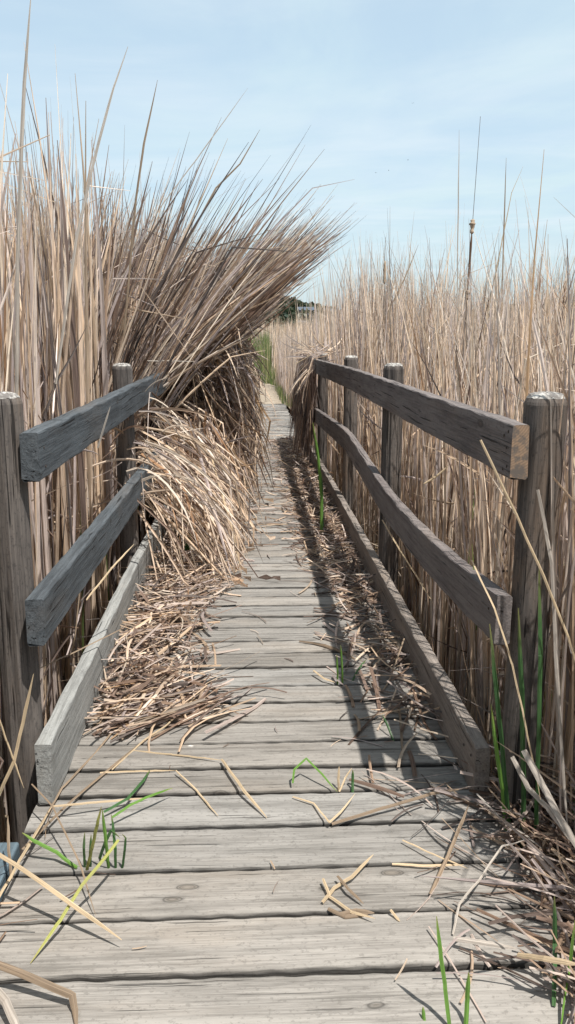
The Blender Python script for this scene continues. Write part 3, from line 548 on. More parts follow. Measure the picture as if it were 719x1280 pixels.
for name, label, cat, group, bl in INDIV:
    if len(bl) == 1:
        o = leaf_blade(name, *bl[0]); tag(o, label, cat, group)
    else:
        e = empty(name); tag(e, label, cat, group)
        for b_ in bl: leaf_blade('blade', *b_, parent=e)

# ------------------------------------------------------------------ cattails
def tube(pts, rads, K=8):
    V = []
    for (x, y, z), r_ in zip(pts, rads):
        for k in range(K): a = 2 * math.pi * k / K; V.append((x + r_ * math.cos(a), y + r_ * math.sin(a), z))
    n = len(pts); i = np.arange(n * K).reshape(n, K); j = np.roll(i, -1, 1)
    return np.array(V), np.stack([i[:-1], j[:-1], j[1:], i[1:]], -1).reshape(-1, 4)
def line3(p0, p1, n, bow=0.):
    t = np.linspace(0, 1, n)[:, None]; p = np.array(p0) * (1 - t) + np.array(p1) * t; p[:, 0] += bow * np.sin(t[:, 0] * math.pi); return p
def cattail(label, p0, p1, bow, heads, rs=.004):
    e = empty('cattail'); tag(e, label, 'cattail', 'cattails in the right hand reeds')
    L = line3(p0, p1, 24, bow); V, Q = tube(L, np.linspace(rs, rs * .3, 24)); n = len(V)
    link('stem', fast_mesh('stem', V, Q, np.tile(np.array([[.20, .15, .12]]), (n, 1)), V[:, [2, 0, 1]], True), M['reed'], e)
    for t0, t1, r_, m, fl in heads:
        tt = np.linspace(t0, t1, 14); pts = np.stack([np.interp(tt, np.linspace(0, 1, 24), L[:, k]) for k in range(3)], -1)
        rad = r_ * np.minimum(1, np.minimum(np.arange(14) * .6 + .25, (13 - np.arange(14)) * .6 + .25)); rad = rad * (1 + fl * rng.normal(0, .35, 14))
        V, Q = tube(pts, np.maximum(rad, .002), 10); V = V + rng.normal(0, r_ * fl * .25, V.shape)
        link('seed_head', fast_mesh('seed_head', V, Q, smooth=True), M[m], e)
cattail('tallest cattail in the right reeds, its head weathered to two ragged tufts', (1.22, 5, -.4), (1.318, 5, 2.676), .0,
        [(.690, .795, .0062, 'head', .25), (.793, .820, .013, 'fluff', .5), (.672, .690, .012, 'fluff', .5)])
cattail('cattail with a slim dark whole seed head near the right edge of the reeds', (1.60, 5, -.4), (1.72, 5, 1.93), .0, [(.86, .945, .010, 'head', .08)])
cattail('cattail with a faded head at the left end of the right hand reeds', (1.05, 7, -.4), (1.11, 7, 2.25), .02, [(.86, .93, .011, 'fluff', .3)])
cattail('cattail with a small dark head at the far right edge, lower than the others', (1.99, 5.4, -.4), (2.02, 5.4, 1.97), .0, [(.87, .93, .010, 'head', .1)])

# ------------------------------------------------------------------ reed beds (uncountable)
def U(a, b, n): return rng.uniform(a, b, n)
def bed(name, label, blocks, kind='stuff'):
    o = link(name, fast_mesh(name, *join(blocks)), M['reed']); tag(o, label, 'reeds', kind=kind); return o
def std(n, xr, yr, top, mix, lean=.10, lean_az=None, w=(.007, .018), keel=.25, S=9, zb=-.46, cond=None, droop=.12, az_w=3.14):
    x = U(*xr, n) if not callable(xr) else xr(n); y = U(*yr, n)
    # clumping
    c = np.stack([U(xr[0], xr[1], max(8, n // 22)), U(yr[0], yr[1], max(8, n // 22))], -1); pick = rng.integers(0, len(c), n); f = rng.random(n) < .7
    x = np.where(f, c[pick, 0] + rng.normal(0, .09, n), x); y = np.where(f, c[pick, 1] + rng.normal(0, .09, n), y)
    ok = (x > min(xr)) & (x < max(xr)) & (y > yr[0]) & (y < yr[1])
    if cond is not None: ok &= cond(x, y)
    x, y = x[ok], y[ok]; n = len(x)
    zt = top(x, y) + rng.normal(0, .19, n) - np.abs(rng.normal(0, .40, n)) * (rng.random(n) < .65)
    L = np.maximum(.5, zt - zb)
    az = U(0, 2 * np.pi, n) if lean_az is None else lean_az + rng.normal(0, az_w, n)
    t0 = rng.normal(0, lean * .5, n); t1 = np.abs(rng.normal(0, lean * 1.6, n)) + droop * rng.random(n)
    kf = rng.random(n); kink = (U(.75, .95, n), np.where(kf < .13, U(.5, 2.3, n), 0))
    P = np.stack([x, y, np.full(n, zb)], -1)
    return stalks(P, L / np.cos(np.minimum(t1 * .5, .6)), az, t0, t1, U(*w, n), palette(n, mix), S=S, kink=kink, keel=keel, keepout=2.0)
def litterlow(n, xr, yr, z0, z1, mix, w=(.006, .015), L=(.3, 1.1), cond=None, ko=1.6):
    """broken, leaning and crossing dead leaves inside the bed"""
    x = U(*xr, n); y = U(*yr, n); P = np.stack([x, y, U(z0, z1, n)], -1)
    if cond is not None: P = P[cond(x, y)]; n = len(P)
    t0 = U(.2, 1.5, n) if ko else U(.9, 1.9, n); t1 = t0 + rng.normal(0, .5, n)
    return stalks(P, U(*L, n), U(0, 6.28, n), t0, t1, U(*w, n), palette(n, mix), S=6, kink=(U(.3, .8, n), np.where(rng.random(n) < .3, U(-1.5, 1.5, n), 0)), keepout=ko)
mixL = dict(straw=5.5, pale=1.8, grey=4.2, brown=.8, dark=.3, rust=.3); mixR = dict(straw=6.0, pale=2.2, grey=3.0, brown=.9, dark=.15, rust=.4)
topL = lambda x, y: 2.24 + .025 * y + .16 * np.sin(x * 6.1 + 1) * np.sin(y * 1.7) + .12 * np.maximum(0, -x - 1.4) + .10 * np.sin(x * 4 + y * 2.2)
wL = lambda y: -.88
B = []
B.append(std(2100, (-2.2, -.86), (.6, 5.2), topL, mixL, lean=.10, w=(.010, .032)))
B.append(std(3400, (-3.4, -.86), (5.0, 9.5), topL, mixL, lean=.10, w=(.010, .024)))
B.append(std(1500, (-4.5, -2.1), (.0, 9.5), topL, mixL, lean=.09, keel=0))
B.append(std(500, (-3.0, -1.1), (-2.5, .6), topL, mixL, lean=.09, keel=0))
B.append(litterlow(1600, (-2.0, -.86), (1.6, 8.5), -.4, 1.1, dict(straw=4, grey=4, brown=3, dark=1)))
bed('reed_bed', 'dense bed of tall dead straw and grey reeds standing left of the boardwalk', B)
topR = lambda x, y: 1.30 + .072 * np.hypot(x, y) + .13 * np.sin(x * 2.3 + y * 1.4) * np.sin(y * 2.9 - x)
B = []
B.append(std(3000, (.93, 2.6), (1.5, 5.2), topR, mixR, lean=.13, w=(.007, .018))); B.append(std(500, (.95, 2.8), (1.8, 7), topR, dict(straw=6, grey=3), lean=.32, w=(.006, .016)))
B.append(std(4200, (.93, 4.5), (5.0, 10), topR, mixR, lean=.15, w=(.007, .017)))
B.append(std(900, (.93, 1.9), (7.0, 12), lambda x, y: 2.2 + 0 * x, mixR, lean=.12))
B.append(std(700, (.98, 2.4), (-2.0, 1.6), topR, mixR, lean=.09, keel=0))
B.append(std(420, (.92, 1.6), (1.25, 2.7), lambda x, y: 1.35 + .12 * y + 0 * x, mixR, lean=.2, w=(.009, .022)))
B.append(litterlow(420, (.93, 1.5), (1.3, 3.2), -.4, .7, dict(straw=4, pale=2, grey=4), L=(.4, 1.2)))
B.append(litterlow(2200, (.93, 2.4), (1.4, 9), -.4, .9, dict(straw=4, grey=3, brown=3, dark=1)))
bed('reed_bed', 'dense bed of tall straw coloured reeds standing right of the boardwalk', B)
# middle distance and far field, both sides of path
def pathx(y): return np.interp(y, pc[:, 1], pc[:, 0])
def offpath(mn):
    return lambda x, y: (np.abs(x - np.where(y < 18.4, .04, pathx(y))) > mn) | (y > 40)
topF = lambda x, y: np.minimum(2.1, 1.3 + .07 * y) + .12 * np.sin(x * 1.1 + y * .9)
B = [std(9000, (.95, 11), (9.5, 20), topF, mixR, keel=0, S=7, w=(.008, .02), lean=.1, cond=offpath(.9)),
     std(7000, (-9, -.85), (9.5, 20), topF, mixR, keel=0, S=7, w=(.008, .02), lean=.1, cond=offpath(.9)),
     std(3500, (2.4, 8), (1.5, 10), topR, mixR, keel=0, S=7, lean=.1)]
bed('reed_bed', 'reeds of the middle distance on both sides of the far half of the boardwalk', B)
topP = lambda x, y: np.minimum(2.45, 1.10 + .045 * (y - 18)) + .12 * np.sin(x * 1.1 + y * .7)
B = [std(11000, (-14, 18), (20, 45), lambda x, y: np.where(np.abs(x - pathx(y)) < 3.2, topP(x, y), 2.0), mixR, keel=0, S=5, w=(.012, .032), lean=.09, cond=offpath(.72)),
     std(12000, (-30, 50), (45, 90), lambda x, y: 2.75 + 0 * x, dict(straw=8, grey=2), keel=0, S=4, w=(.03, .07), lean=.08),
     std(9000, (-70, 110), (90, 180), lambda x, y: 3.3 + 0 * x, dict(straw=8, grey=1.5), keel=0, S=4, w=(.10, .22), lean=.08),
     std(2600, (.85, 1.9), (18.5, 27), lambda x, y: 1.0 + .06 * (y - 18) + 0 * x, dict(straw=3, grey=4, brown=1), keel=0, S=6, w=(.008, .018), lean=.12, cond=offpath(.5))]
bed('reed_field', 'pale reed field spreading to the foot of the distant hill', B)
# green growth by the path
def greens(n, xr, yr, h, cols, w=(.008, .016), zb=-.2, lean=.25, cond=None):
    x, y = U(*xr, n), U(*yr, n)
    if cond is not None: k = cond(x, y); x, y = x[k], y[k]; n = len(x)
    P = np.stack([x, y, np.full(n, zb)], -1); c = np.array(cols)[rng.integers(0, len(cols), n)] * U(.7, 1.25, n)[:, None]
    return stalks(P, U(h[0], h[1], n), U(0, 6.28, n), rng.normal(0, .06, n), np.abs(rng.normal(0, lean, n)), U(*w, n), c, S=6, keel=0)
gc = [(.11, .17, .05), (.16, .22, .075), (.24, .26, .11), (.09, .135, .045), (.32, .29, .16)]
B = [greens(1500, (-.6, .72), (27.5, 34), (1.3, 2.0), gc, w=(.012, .026), cond=lambda x, y: x > pathx(y) + .45),
     greens(500, (-.7, .9), (26.5, 30), (.4, .9), gc, w=(.012, .022), cond=lambda x, y: x > pathx(y) + .35)]
V, Q, Cc, G = join(B); tag(link('green_reeds', fast_mesh('green_reeds', V, Q, Cc, G), M['green']), 'fresh green reeds where the path bends left in the distance', 'green reeds', kind='stuff')
B = [greens(500, (.72, .98), (18.6, 24), (.12, .4), gc, zb=-.12, w=(.006, .012)), greens(300, (-.5, -.2), (18.6, 24), (.12, .4), gc, zb=-.12, w=(.006, .012))]
V, Q, Cc, G = join(B); tag(link('grass', fast_mesh('grass', V, Q, Cc, G), M['green']), 'low green grass along the edges of the earth path past the boardwalk end', 'grass', kind='stuff')
B = [greens(70, (-2.0, -.86), (1.6, 6), (.8, 1.7), gc[:3], zb=-.46, lean=.12, w=(.010, .018)), greens(80, (.95, 1.9), (1.5, 6), (.7, 1.5), gc[:3], zb=-.46, lean=.12, w=(.010, .016))]
V, Q, Cc, G = join(B); tag(link('green_shoots', fast_mesh('green_shoots', V, Q, Cc, G), M['green']), 'scattered green shoots low among the dead reeds behind both railings', 'green shoots', kind='stuff')

# ------------------------------------------------------------------ the leaning clump over the left railing
mixC = dict(brown=7.5, pale=.6, straw=2.8, grey=1.4, rust=1.4, dark=2.2)
def fan(n, yr, s0, s1, mix, jit=.07, short=.35, w=(.009, .020), bundle=18, up=0.):
    """stalks bent at the railing: the further out they start the more they lean over the path; they lie in bundles"""
    nb = max(4, n // bundle); bs = rng.uniform(s0, s1, nb); by = U(*yr, nb); ba = rng.normal(-.12, .22, nb); bt = rng.normal(0, .09, nb); bz = rng.normal(0, .12, nb)
    k = rng.integers(0, nb, n); s_ = bs[k] + rng.normal(0, .05, n)
    y = by[k] + rng.normal(0, .10, n); x = -1.35 + .78 * s_ + rng.normal(0, .05, n); z = .80 + .32 * s_ + rng.normal(0, .14, n)
    th = .08 + .88 * s_ + bt[k] + rng.normal(0, jit, n)
    zt = 2.44 + up - .06 * s_ ** 2 + bz[k] - np.abs(rng.normal(0, short, n))
    L = np.maximum(.5, (zt - z) / np.cos(th))
    return stalks(np.stack([x, y, z], -1), L, ba[k] + rng.normal(0, .06, n), th - .06, th + rng.normal(.05, .11, n), U(*w, n), palette(n, mix), S=8, p=1.0,
                  kink=(U(.5, .9, n), np.where(rng.random(n) < .17, U(.3, 2.2, n), 0)), xlim=([0, 1.2, 1.5, 1.9, 2.45, 2.7], [0, .05, .16, .50, .86, .6]))
B = [fan(1350, (6.8, 8.5), .35, 1.0, mixC, jit=.10, short=.6), fan(750, (6.5, 7.9), .84, 1.08, mixC, short=.3),
     fan(600, (5.2, 7.6), .0, .38, dict(brown=3, straw=3.5, grey=3, dark=1), short=.4),
     fan(620, (6.2, 7.8), .3, 1.0, dict(straw=5, pale=2, grey=4), jit=.24, short=.6), fan(60, (5.6, 7.2), .1, .95, dict(brown=3, dark=2, grey=2), jit=.12, short=.05, bundle=2, up=.22)]
n = 900; P = np.stack([U(-1.8, -.95, n), U(5.2, 8.4, n), np.full(n, -.46)], -1)
B.append(stalks(P, U(1.5, 2.0, n), rng.normal(0, .4, n), rng.normal(.05, .08, n), U(.3, .7, n), U(.008, .018, n), palette(n, mixC), S=7, kink=None, keepout=.9))
bed('leaning_reed_clump', 'big brown clump of reeds bent over the left railing and fanning up across the path', B)
# thatch hanging from the clump to the deck
XL = ([0, .6, 1.3, 1.7, 2.0], [.12, .10, .10, .25, .35]); XS = ([0, .3, .7, 1.2], [.02, -.02, -.12, -.25])
def hang(n, xr, yr, zr, th0, th1, Lr, mix, w=(.007, .016), p=.8, azm=-.1, azs=.5, kinkp=.3, xl=None):
    P = np.stack([U(*xr, n), U(*yr, n), U(*zr, n)], -1)
    L = U(*Lr, n); t0 = U(*th0, n); t1 = U(*th1, n)
    v, q, c, g = stalks(P, L, rng.normal(azm, azs, n), t0, t1, U(*w, n), palette(n, mix), S=9, p=p, kink=(U(.2, .8, n), np.where(rng.random(n) < kinkp, U(.2, .9, n), 0)), xlim=None if xl is None else xl)
    v[:, 2] = np.where((v[:, 2] < .012) & (v[:, 0] > -.66), .012 + rng.random(len(v)) * .05, v[:, 2])
    return v, q, c, g
mixT = dict(brown=4.5, rust=1.6, straw=3.0, grey=1.6, dark=1.8)
def curtain(n, yr, reach, mix, Lr, zr=(.5, 1.55), w=(.007, .016), th=(2.2, 3.05), azs=.9, bend=.25, kp=.25):
    """straight broken pieces hanging from a sloping mound, its face further out the lower it is"""
    y = U(*yr, n); z = U(*zr, n); f = (zr[1] - z) / (zr[1] - zr[0])
    x = -.72 + U(0, 1, n) ** .6 * np.interp(y, reach[0], reach[1]) * (.75 + .25 * f)
    v, q, c, g = stalks(np.stack([x, y, z], -1), U(*Lr, n), rng.normal(-.2, azs, n), U(*th, n), U(*th, n) + rng.normal(bend, .2, n) * .5, U(*w, n), palette(n, mix), S=7, p=1.2,
                        kink=(U(.2, .85, n), np.where(rng.random(n) < kp, rng.normal(0, .9, n), 0)), xlim=XL)
    v[:, 2] = np.where((v[:, 2] < .012) & (v[:, 0] > -.66), .012 + rng.random(len(v)) * .05, v[:, 2])
    return v, q, c, g
rch = ([5.8, 6.4, 7.0, 8.0, 10, 13], [.45, .62, .80, .86, .80, .75])
B = [curtain(500, (5.7, 6.9), ([5.6, 6.4, 7], [.4, .6, .7]), mixT, (.25, .7), zr=(.3, .92), w=(.006, .022), kp=.4),
     curtain(1900, (6.7, 9.6), rch, mixT, (.25, .85), w=(.006, .022), kp=.4),
     curtain(850, (6.7, 9.2), rch, mixT, (.3, .8), th=(1.5, 2.7), azs=1.3),
     curtain(1000, (9.4, 13), rch, mixT, (.4, .9), zr=(.5, 1.5)),
     curtain(300, (6.6, 8.6), rch, dict(straw=6, grey=3), (.4, 1.1), th=(1.7, 2.9), azs=.8, kp=.4, w=(.008, .018)),
     hang(330, (-.75, -.25), (6.8, 8.8), (.8, 1.5), (1.5, 2.3), (2.0, 2.9), (.3, .8), mixT, azs=.9, kinkp=.35, xl=XL),
     hang(260, (-.85, .10), (6.5, 8.2), (1.1, 1.9), (1.0, 2.6), (1.4, 3.0), (.15, .65), dict(straw=6, grey=4), azs=1.6, kinkp=.5, xl=XL)]
bed('reed_thatch', 'tangled curtain of broken brown reeds hanging from the clump to the deck', B)
mixD = dict(straw=6, pale=1.5, rust=.7, brown=2.2, grey=1.8)
B = [hang(150, (-.82, -.52), (4.9, 6.1), (.58, .95), (1.65, 2.1), (2.0, 2.5), (.75, 1.2), mixD, azm=-.25, azs=.35, p=1.2, kinkp=.15, xl=XS, w=(.007, .02)),
     hang(110, (-.76, -.35), (5.3, 6.8), (.5, 1.0), (1.8, 2.3), (2.1, 2.7), (.6, 1.2), mixD, azm=-.3, azs=.45, p=1.1, kinkp=.25, xl=XS, w=(.007, .02)),
     hang(210, (-.55, -.05), (5.0, 6.4), (.25, .75), (1.9, 2.5), (2.3, 2.8), (.35, .9), mixD, azm=-.5, azs=.6, p=1., kinkp=.25, xl=XS, w=(.007, .019)),
     hang(115, (-.72, -.25), (4.9, 5.9), (.42, .85), (2.1, 2.4), (2.25, 2.6), (.6, 1.0), dict(straw=6, pale=2, grey=1, brown=1), azm=-.5, azs=.35, p=1., kinkp=.12, xl=([0, .3, 1], [.06, .02, -.1]), w=(.007, .019)),
     hang(80, (-.76, -.5), (4.5, 5.6), (.5, 1.15), (1.0, 2.2), (1.4, 2.9), (.3, .8), mixD, azm=-.3, azs=1.4, kinkp=.35, xl=XS)]
bed('drooping_reed_sheaf', 'nearer sheaf of straw coloured reeds spilling over the left middle rail onto the deck', B)
# drape on the far end of the right railing
B = [hang(620, (.64, .72), (8.9, 11.6), (.7, 1.27), (2.8, 3.1), (2.95, 3.2), (.35, .95), dict(brown=5, dark=5, straw=.5, grey=.4), azm=3.5, azs=.8, p=.8, kinkp=.12),
     hang(14, (.64, .74), (8.7, 9.6), (1.1, 1.27), (2.1, 2.6), (2.3, 2.7), (.3, .6), dict(straw=4, grey=3), azm=3.3, azs=.5, kinkp=.1),
     litterlow(120, (.66, .95), (8.6, 11.2), 1.22, 1.34, dict(grey=6, straw=3), L=(.12, .4), ko=0)]
bed('draped_reeds', 'dark dead reeds draped over the far end of the right railing', B)

# ------------------------------------------------------------------ litter on the deck
def flat_litter(n, pos, height, Lr, mix, w=(.006, .016), tilt=.12, azf=None):
    x, y = pos(n); n = len(x); L = U(*Lr, n); az = U(0, 6.28, n) if azf is None else azf(n)
    z = .006 + height(x, y) * rng.random(n) ** 1.4
    th = math.pi / 2 - rng.normal(0, tilt, n) * np.minimum(1, height(x, y) / .03)
    P = np.stack([x - .5 * L * np.cos(az), y - .5 * L * np.sin(az), z], -1); S = 6
    t = np.linspace(-.5, .5, S)[None]
    curve = rng.normal(0, .25, n)[:, None] * (t ** 2)
    azz = az[:, None]
    Cx = x[:, None] + L[:, None] * (t * np.cos(azz) - curve * np.sin(azz)); Cy = y[:, None] + L[:, None] * (t * np.sin(azz) + curve * np.cos(azz))
    kk = np.where(rng.random(n) < .3, U(0, .10, n), 0)[:, None] * np.minimum(1, height(x, y) / .03)[:, None]
    Cz = z[:, None] + L[:, None] * t * np.cos(th)[:, None] + kk * (.25 - t ** 2)
    Cz = np.maximum(Cz, np.where(Cx < .7, .005, -.42)) 
    C = np.stack([Cx, Cy, Cz], -1); W = U(*w, n)[:, None] * np.minimum(1, 1.1 - np.abs(t) * (rng.random((n, 1)) * 1.2)) 
    R = np.stack([rng.normal(0, .35, n), rng.normal(0, .35, n), np.ones(n)], -1)
    return ribbon(C, np.maximum(W, .002), R, palette(n, mix) * np.array([.84, .82, .80]), .18)
def in_left(n):
    x = -.60 + np.abs(rng.normal(0, .24, n)); y = U(2.95, 8.5, n)
    lim = np.interp(y, [2.95, 3.1, 3.25, 3.5, 4.0, 4.5, 5.2, 6, 7, 8.5], [-.5, -.28, -.10, -.17, -.22, -.20, -.10, -.02, .05, .05])
    k = (x < lim + rng.normal(0, .03, n)) & (x > -.61); return x[k], y[k]
hl = lambda x, y: np.clip((-.02 - x) * .16, .008, .085) * np.clip((y - 2.85) * 2.2, .15, 1)
mixLit = dict(straw=3.4, pale=.8, brown=3.6, rust=.3, grey=2.6, dark=1.4)
B = [flat_litter(1700, in_left, hl, (.06, .42), mixLit, w=(.005, .017), tilt=.2),
     flat_litter(420, in_left, hl, (.25, .6), mixLit, azf=lambda n: rng.normal(.9, .5, n))]
B.append(flat_litter(150, lambda n: (-.50 + np.abs(rng.normal(0, .17, n)), U(2.9, 3.25, n)), lambda x, y: .04 + 0 * x, (.15, .42), mixLit, azf=lambda n: rng.normal(.7, .35, n)))
o = bed('reed_litter', 'heap of broken dead leaves banked along the left kerb board', B)
def in_right(n):
    y = U(2.9, 12, n) ; x = .69 - np.abs(rng.normal(0, .10, n)) * np.interp(y, [2.9, 4, 5.5, 7, 12], [.9, 1.1, 1.7, 2.0, 2.0])
    k = (rng.random(n) < np.interp(y, [2.9, 4, 5.2, 7], [.14, .35, .9, 1.0])); return x[k], y[k]
hr = lambda x, y: np.clip((x - .30) * .16, .006, .065)
B = [flat_litter(2600, in_right, hr, (.06, .40), dict(straw=2.6, brown=4.5, grey=2.5, dark=1.2), tilt=.25),
     flat_litter(60, in_right, hr, (.3, .6), mixLit),
     flat_litter(55, lambda n: (U(.36, .69, n), U(2.3, 4.4, n)), hr, (.12, .4), dict(straw=3, brown=3, grey=3), azf=lambda n: rng.normal(2.2, .7, n))]
bed('reed_litter', 'strip of broken dead leaves scattered along the right kerb board', B)
# corner heap bottom right
def in_corner(n):
    y = U(1.25, 2.45, n); x = .80 + np.abs(rng.normal(0, .25, n)) - .10 * rng.random(n); k = x > .66; return x[k], y[k]
mixG = dict(grey=4, straw=2, brown=3.5, dark=1.4)
hc = lambda x, y: np.clip((x - .58) * .34, .01, .16)
B = [flat_litter(520, in_corner, hc, (.10, .42), mixG, w=(.005, .013), tilt=.22),
     flat_litter(110, in_corner, lambda x, y: hc(x, y) * 1.25, (.3, .6), mixG, w=(.005, .012), tilt=.2, azf=lambda n: rng.normal(2.0, .5, n)),
     flat_litter(24, lambda n: (U(.46, .66, n), U(1.6, 2.5, n)), lambda x, y: .02 + 0 * x, (.10, .30), mixG, w=(.003, .009)),
     litterlow(160, (.85, 1.25), (1.3, 2.3), -.3, .2, mixG, L=(.25, .55), ko=0)]
bed('reed_litter', 'messy heap of grey stalks spilling onto the deck in the bottom right corner', B)
B = [flat_litter(46, lambda n: (U(-.6, .45, n), U(3.2, 7, n)), lambda x, y: .004 + 0 * x, (.05, .22), mixLit, w=(.003, .008)),
     flat_litter(16, lambda n: (U(-.5, .5, n), U(1.6, 3.2, n)), lambda x, y: .003 + 0 * x, (.03, .08), mixLit, w=(.002, .005)),
     flat_litter(520, lambda n: (U(-.45, .55, n), U(6.0, 18, n)), lambda x, y: .006 + 0 * x, (.06, .3), mixLit, w=(.005, .013)),
     flat_litter(9, lambda n: (rng.normal(-.66, .06, n), U(1.6, 2.4, n)), lambda x, y: .03 + 0 * x, (.08, .35), mixLit, w=(.004, .010), azf=lambda n: rng.normal(1.0, .5, n))]
bed('reed_fragments', 'loose bits of dead reed strewn thinly over the deck boards', B)

# ------------------------------------------------------------------ distant hill, wood, houses, birds
def hz(X, Y):
    r_ = 9 * np.exp(-((X - 12) / 30) ** 2) + 18 * np.exp(-((X - 195) / 70) ** 2) + 7 + 12 * np.exp(-((X + 190) / 120) ** 2)
    base = r_ * np.exp(-((Y - 400) / 60) ** 2)
    return base + .8 * np.sin(X * .07) * np.exp(-((Y - 400) / 60) ** 2) - .9
o = grid_sheet('hill', np.linspace(-420, 420, 121), np.linspace(250, 560, 51), hz, M['hill']); tag(o, 'low dark scrubby hill on the horizon beyond the reed field', 'hill')
n = 2600; tx, ty = U(-260, 300, n), U(330, 405, n); tz = hz(tx, ty); parts = []
for a in range(n):
    K = 26; r_ = random.uniform(1.6, 3.4); d = nrm(rng.normal(0, 1, (K, 3))); c = np.array([tx[a], ty[a], tz[a] + r_ * .6]) + d * np.array([r_, r_, r_ * .75]) * rng.uniform(.5, 1, (K, 1))
    s = rng.uniform(.5, 1.0, (K, 1)); u1 = nrm(rng.normal(0, 1, (K, 3))); u2 = nrm(np.cross(u1, rng.normal(0, 1, (K, 3))))
    V = np.stack([c - u1 * s - u2 * s, c + u1 * s - u2 * s * .8, c + u1 * s + u2 * s, c - u1 * s * .7 + u2 * s], 1).reshape(-1, 3)
    q = np.arange(K * 4).reshape(K, 4); col = np.array([(.03, .05, .028), (.045, .06, .03), (.06, .065, .04)])[random.randrange(3)] * random.uniform(.7, 1.3)
    parts.append((V, q, np.tile(col, (K * 4, 1)), V * .02))
V, Q, Cc, G = join(parts); tag(link('distant_wood', fast_mesh('distant_wood', V, Q, Cc, G), M['green']), 'dark far off trees and scrub covering the hill on the horizon', 'wood', kind='stuff')
def house(label, x, y, w, d, h, rot, wall, group=None):
    z = float(hz(np.array(x), np.array(y))) ; e = empty('house', (x, y, z)); e.rotation_euler.z = rot; tag(e, label, 'house', 'houses on the distant hill')
    V, Q, Cc, G = beam(-w/2, w/2, -d/2, d/2, -2, h); link('wall', fast_mesh('wall', V, Q), M[wall], e)
    rv = np.array([(-w/2-.4, -d/2-.4, h), (w/2+.4, -d/2-.4, h), (w/2+.4, d/2+.4, h), (-w/2-.4, d/2+.4, h), (-w/2, 0, h+w*.2), (w/2, 0, h+w*.2)])
    link('roof', fast_mesh('roof', rv, np.array([(0, 1, 5, 4), (2, 3, 4, 5), (0, 4, 4, 3), (1, 2, 5, 5), (0, 3, 2, 1)][:2] + [(0, 3, 2, 1)])), M['roof'], e)
    for k in (-.3, 0.05, .33):
        V, Q, Cc, G = beam(k*w-w*.07, k*w+w*.07, -d/2-.06, -d/2+.04, h*.35, h*.75); link('window', fast_mesh('window', V, Q), M['bird'], e)
house('small white house at the foot of the distant hill', 21, 340, 3.5, 3.5, 2.2, .1, 'house')
house('grey roofed house in the trees high on the distant hill, left one of two', 24, 362, 7, 6, 3, -.1, 'housegrey')
house('grey roofed house in the trees high on the distant hill, right one of two', 35, 372, 7, 6, 3, .2, 'housegrey')

def bird(x, y, z, s, rot, label):
    s *= .32
    e = empty('bird', (x, y, z)); e.rotation_euler.z = rot; e.scale = (s, s, s); tag(e, label, 'bird', 'birds in the sky')
    t = np.linspace(0, 1, 9); rad = .045 * np.sin(np.pi * np.clip(t, .04, .97)) ** .7
    V, Q = tube([(0, 0, 0)] * 9, rad); V = V.reshape(9, 8, 3); V = np.stack([V[..., 0], np.broadcast_to((t * .36 - .18)[:, None], (9, 8)), V[..., 1]], -1).reshape(-1, 3)
    link('body', fast_mesh('body', V, Q, smooth=True), M['bird'], e)
    for sx in (-1, 1):
        w_ = np.array([(.03, .07, .02), (.22, .09, .12), (.45, -.02, .08), (.20, -.03, .11), (.03, -.07, .02)])
        up = np.concatenate([w_, w_ - [0, 0, .012]]) * [sx, 1, 1]
        Qs = [(0, 1, 3, 4), (5, 9, 8, 6), (0, 5, 6, 1), (4, 3, 8, 9), (1, 6, 7, 2), (2, 7, 8, 3)]
        link('wing', fast_mesh('wing', up, np.array(Qs)), M['bird'], e)
bird(10.211,70,14.336,.9,0.5,'tiny dark bird far off in the sky, lowest and leftmost of the four')
bird(11.878,74,15.272,.9,1.2,'tiny dark bird far off in the sky, just right of the lowest one')
bird(13.122,72,15.714,.9,1.9,'tiny dark bird far off in the sky, right of the two low ones')
bird(14.499,78,21.582,.9,2.6,'tiny dark bird far off in the sky, high above the other three')


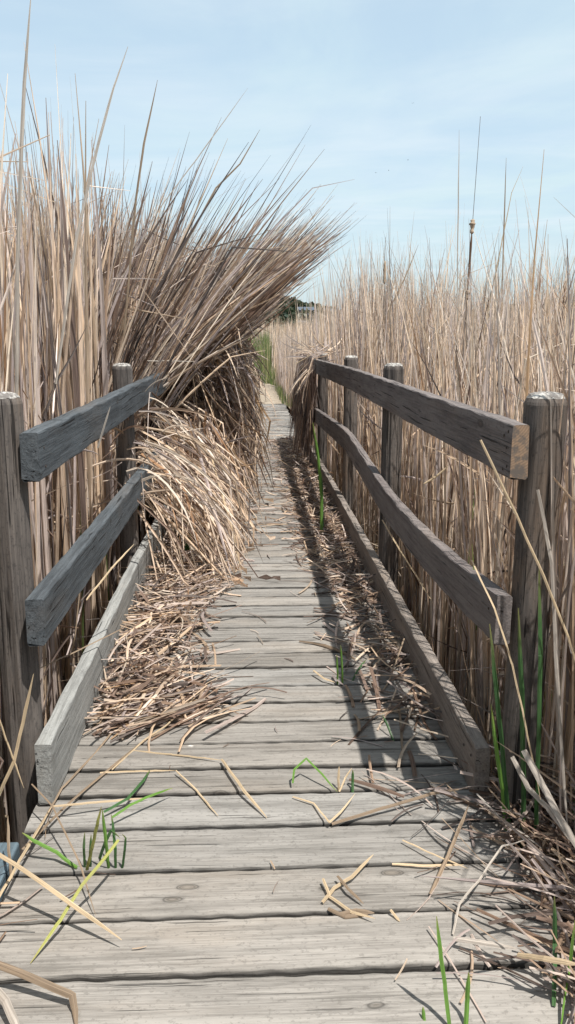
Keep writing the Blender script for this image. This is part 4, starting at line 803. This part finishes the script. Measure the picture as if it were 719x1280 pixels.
# ------------------------------------------------------------------ camera, sky, sun
cam = bpy.data.cameras.new('camera'); co = bpy.data.objects.new('camera', cam); COL.objects.link(co); scene.camera = co
cam.sensor_fit = 'VERTICAL'; cam.sensor_height = 36; cam.lens = 36 * 1036 / 1280; cam.clip_start = .05; cam.clip_end = 6000
th, ps = math.radians(11.883), math.radians(2.569)
co.location = (0, 0, H); co.rotation_euler = (math.pi / 2 - th, 0, -ps)
w = bpy.data.worlds.new('World'); scene.world = w; w.use_nodes = True; nt = w.node_tree; nt.nodes.clear(); N = NT(nt)
out = N.n('ShaderNodeOutputWorld'); bg = N.n('ShaderNodeBackground'); N.l(bg.outputs[0], out.inputs[0])
sd = Vector((.27, -.36, 1)).normalized(); el = math.asin(sd.z); az = math.atan2(sd.x, sd.y)
sky = N.n('ShaderNodeTexSky', sky_type='NISHITA'); sky.sun_disc = False; sky.sun_elevation = el; sky.sun_rotation = az
sky.air_density = 1.0; sky.dust_density = 2.5; sky.ozone_density = .6
tc = N.n('ShaderNodeTexCoord').outputs['Generated']
# thin cirrus veils: direction projected on a high layer
s = N.n('ShaderNodeSeparateXYZ'); N.l(tc, s.inputs[0]); zc = N.math('MAXIMUM', s.outputs[2], .06)
cb = N.n('ShaderNodeCombineXYZ'); N.l(N.math('DIVIDE', s.outputs[0], zc), cb.inputs[0]); N.l(N.math('DIVIDE', s.outputs[1], zc), cb.inputs[1])
cv = N.scale(cb.outputs[0], (1.0, .55, 1), (3.1, 1.7, 0))
c1 = N.noise(cv, 1.1, 8, .58, .6); c2 = N.noise(cv, .35, 4, .5, .3)
cm = N.math('MULTIPLY', N.ramp(c1, .38, .70), N.ramp(c2, .35, .62, .45, 1))
cm = N.math('ADD', N.math('MULTIPLY', cm, .50), .60)
col = N.mix(cm, sky.outputs[0], (3.15, 4.0, 4.35))
st = N.noise(N.scale(cb.outputs[0], (.6, .9, 1), (9.3, 4.4, 0)), .6, 8, .6, 1.2)
col = N.mix(N.math('MULTIPLY', N.ramp(st, .35, .80), .42), col, (4.3, 4.65, 4.85))
N.l(col, bg.inputs[0]); bg.inputs[1].default_value = .11
sl = bpy.data.lights.new('sun', 'SUN'); sl.energy = 4.2; sl.angle = math.radians(.6); sl.color = (1, .95, .87)
so = bpy.data.objects.new('sun', sl); COL.objects.link(so); so.rotation_euler = sd.to_track_quat('Z', 'Y').to_euler(); so.location = (3, -3, 12)
scene.view_settings.view_transform = 'Standard'; scene.view_settings.look = 'None'; scene.view_settings.gamma = 1; scene.view_settings.exposure = 0.95
scene.render.engine = 'CYCLES'; scene.cycles.max_bounces = 6; scene.cycles.transparent_max_bounces = 4
scene.render.resolution_x = 575; scene.render.resolution_y = 1024
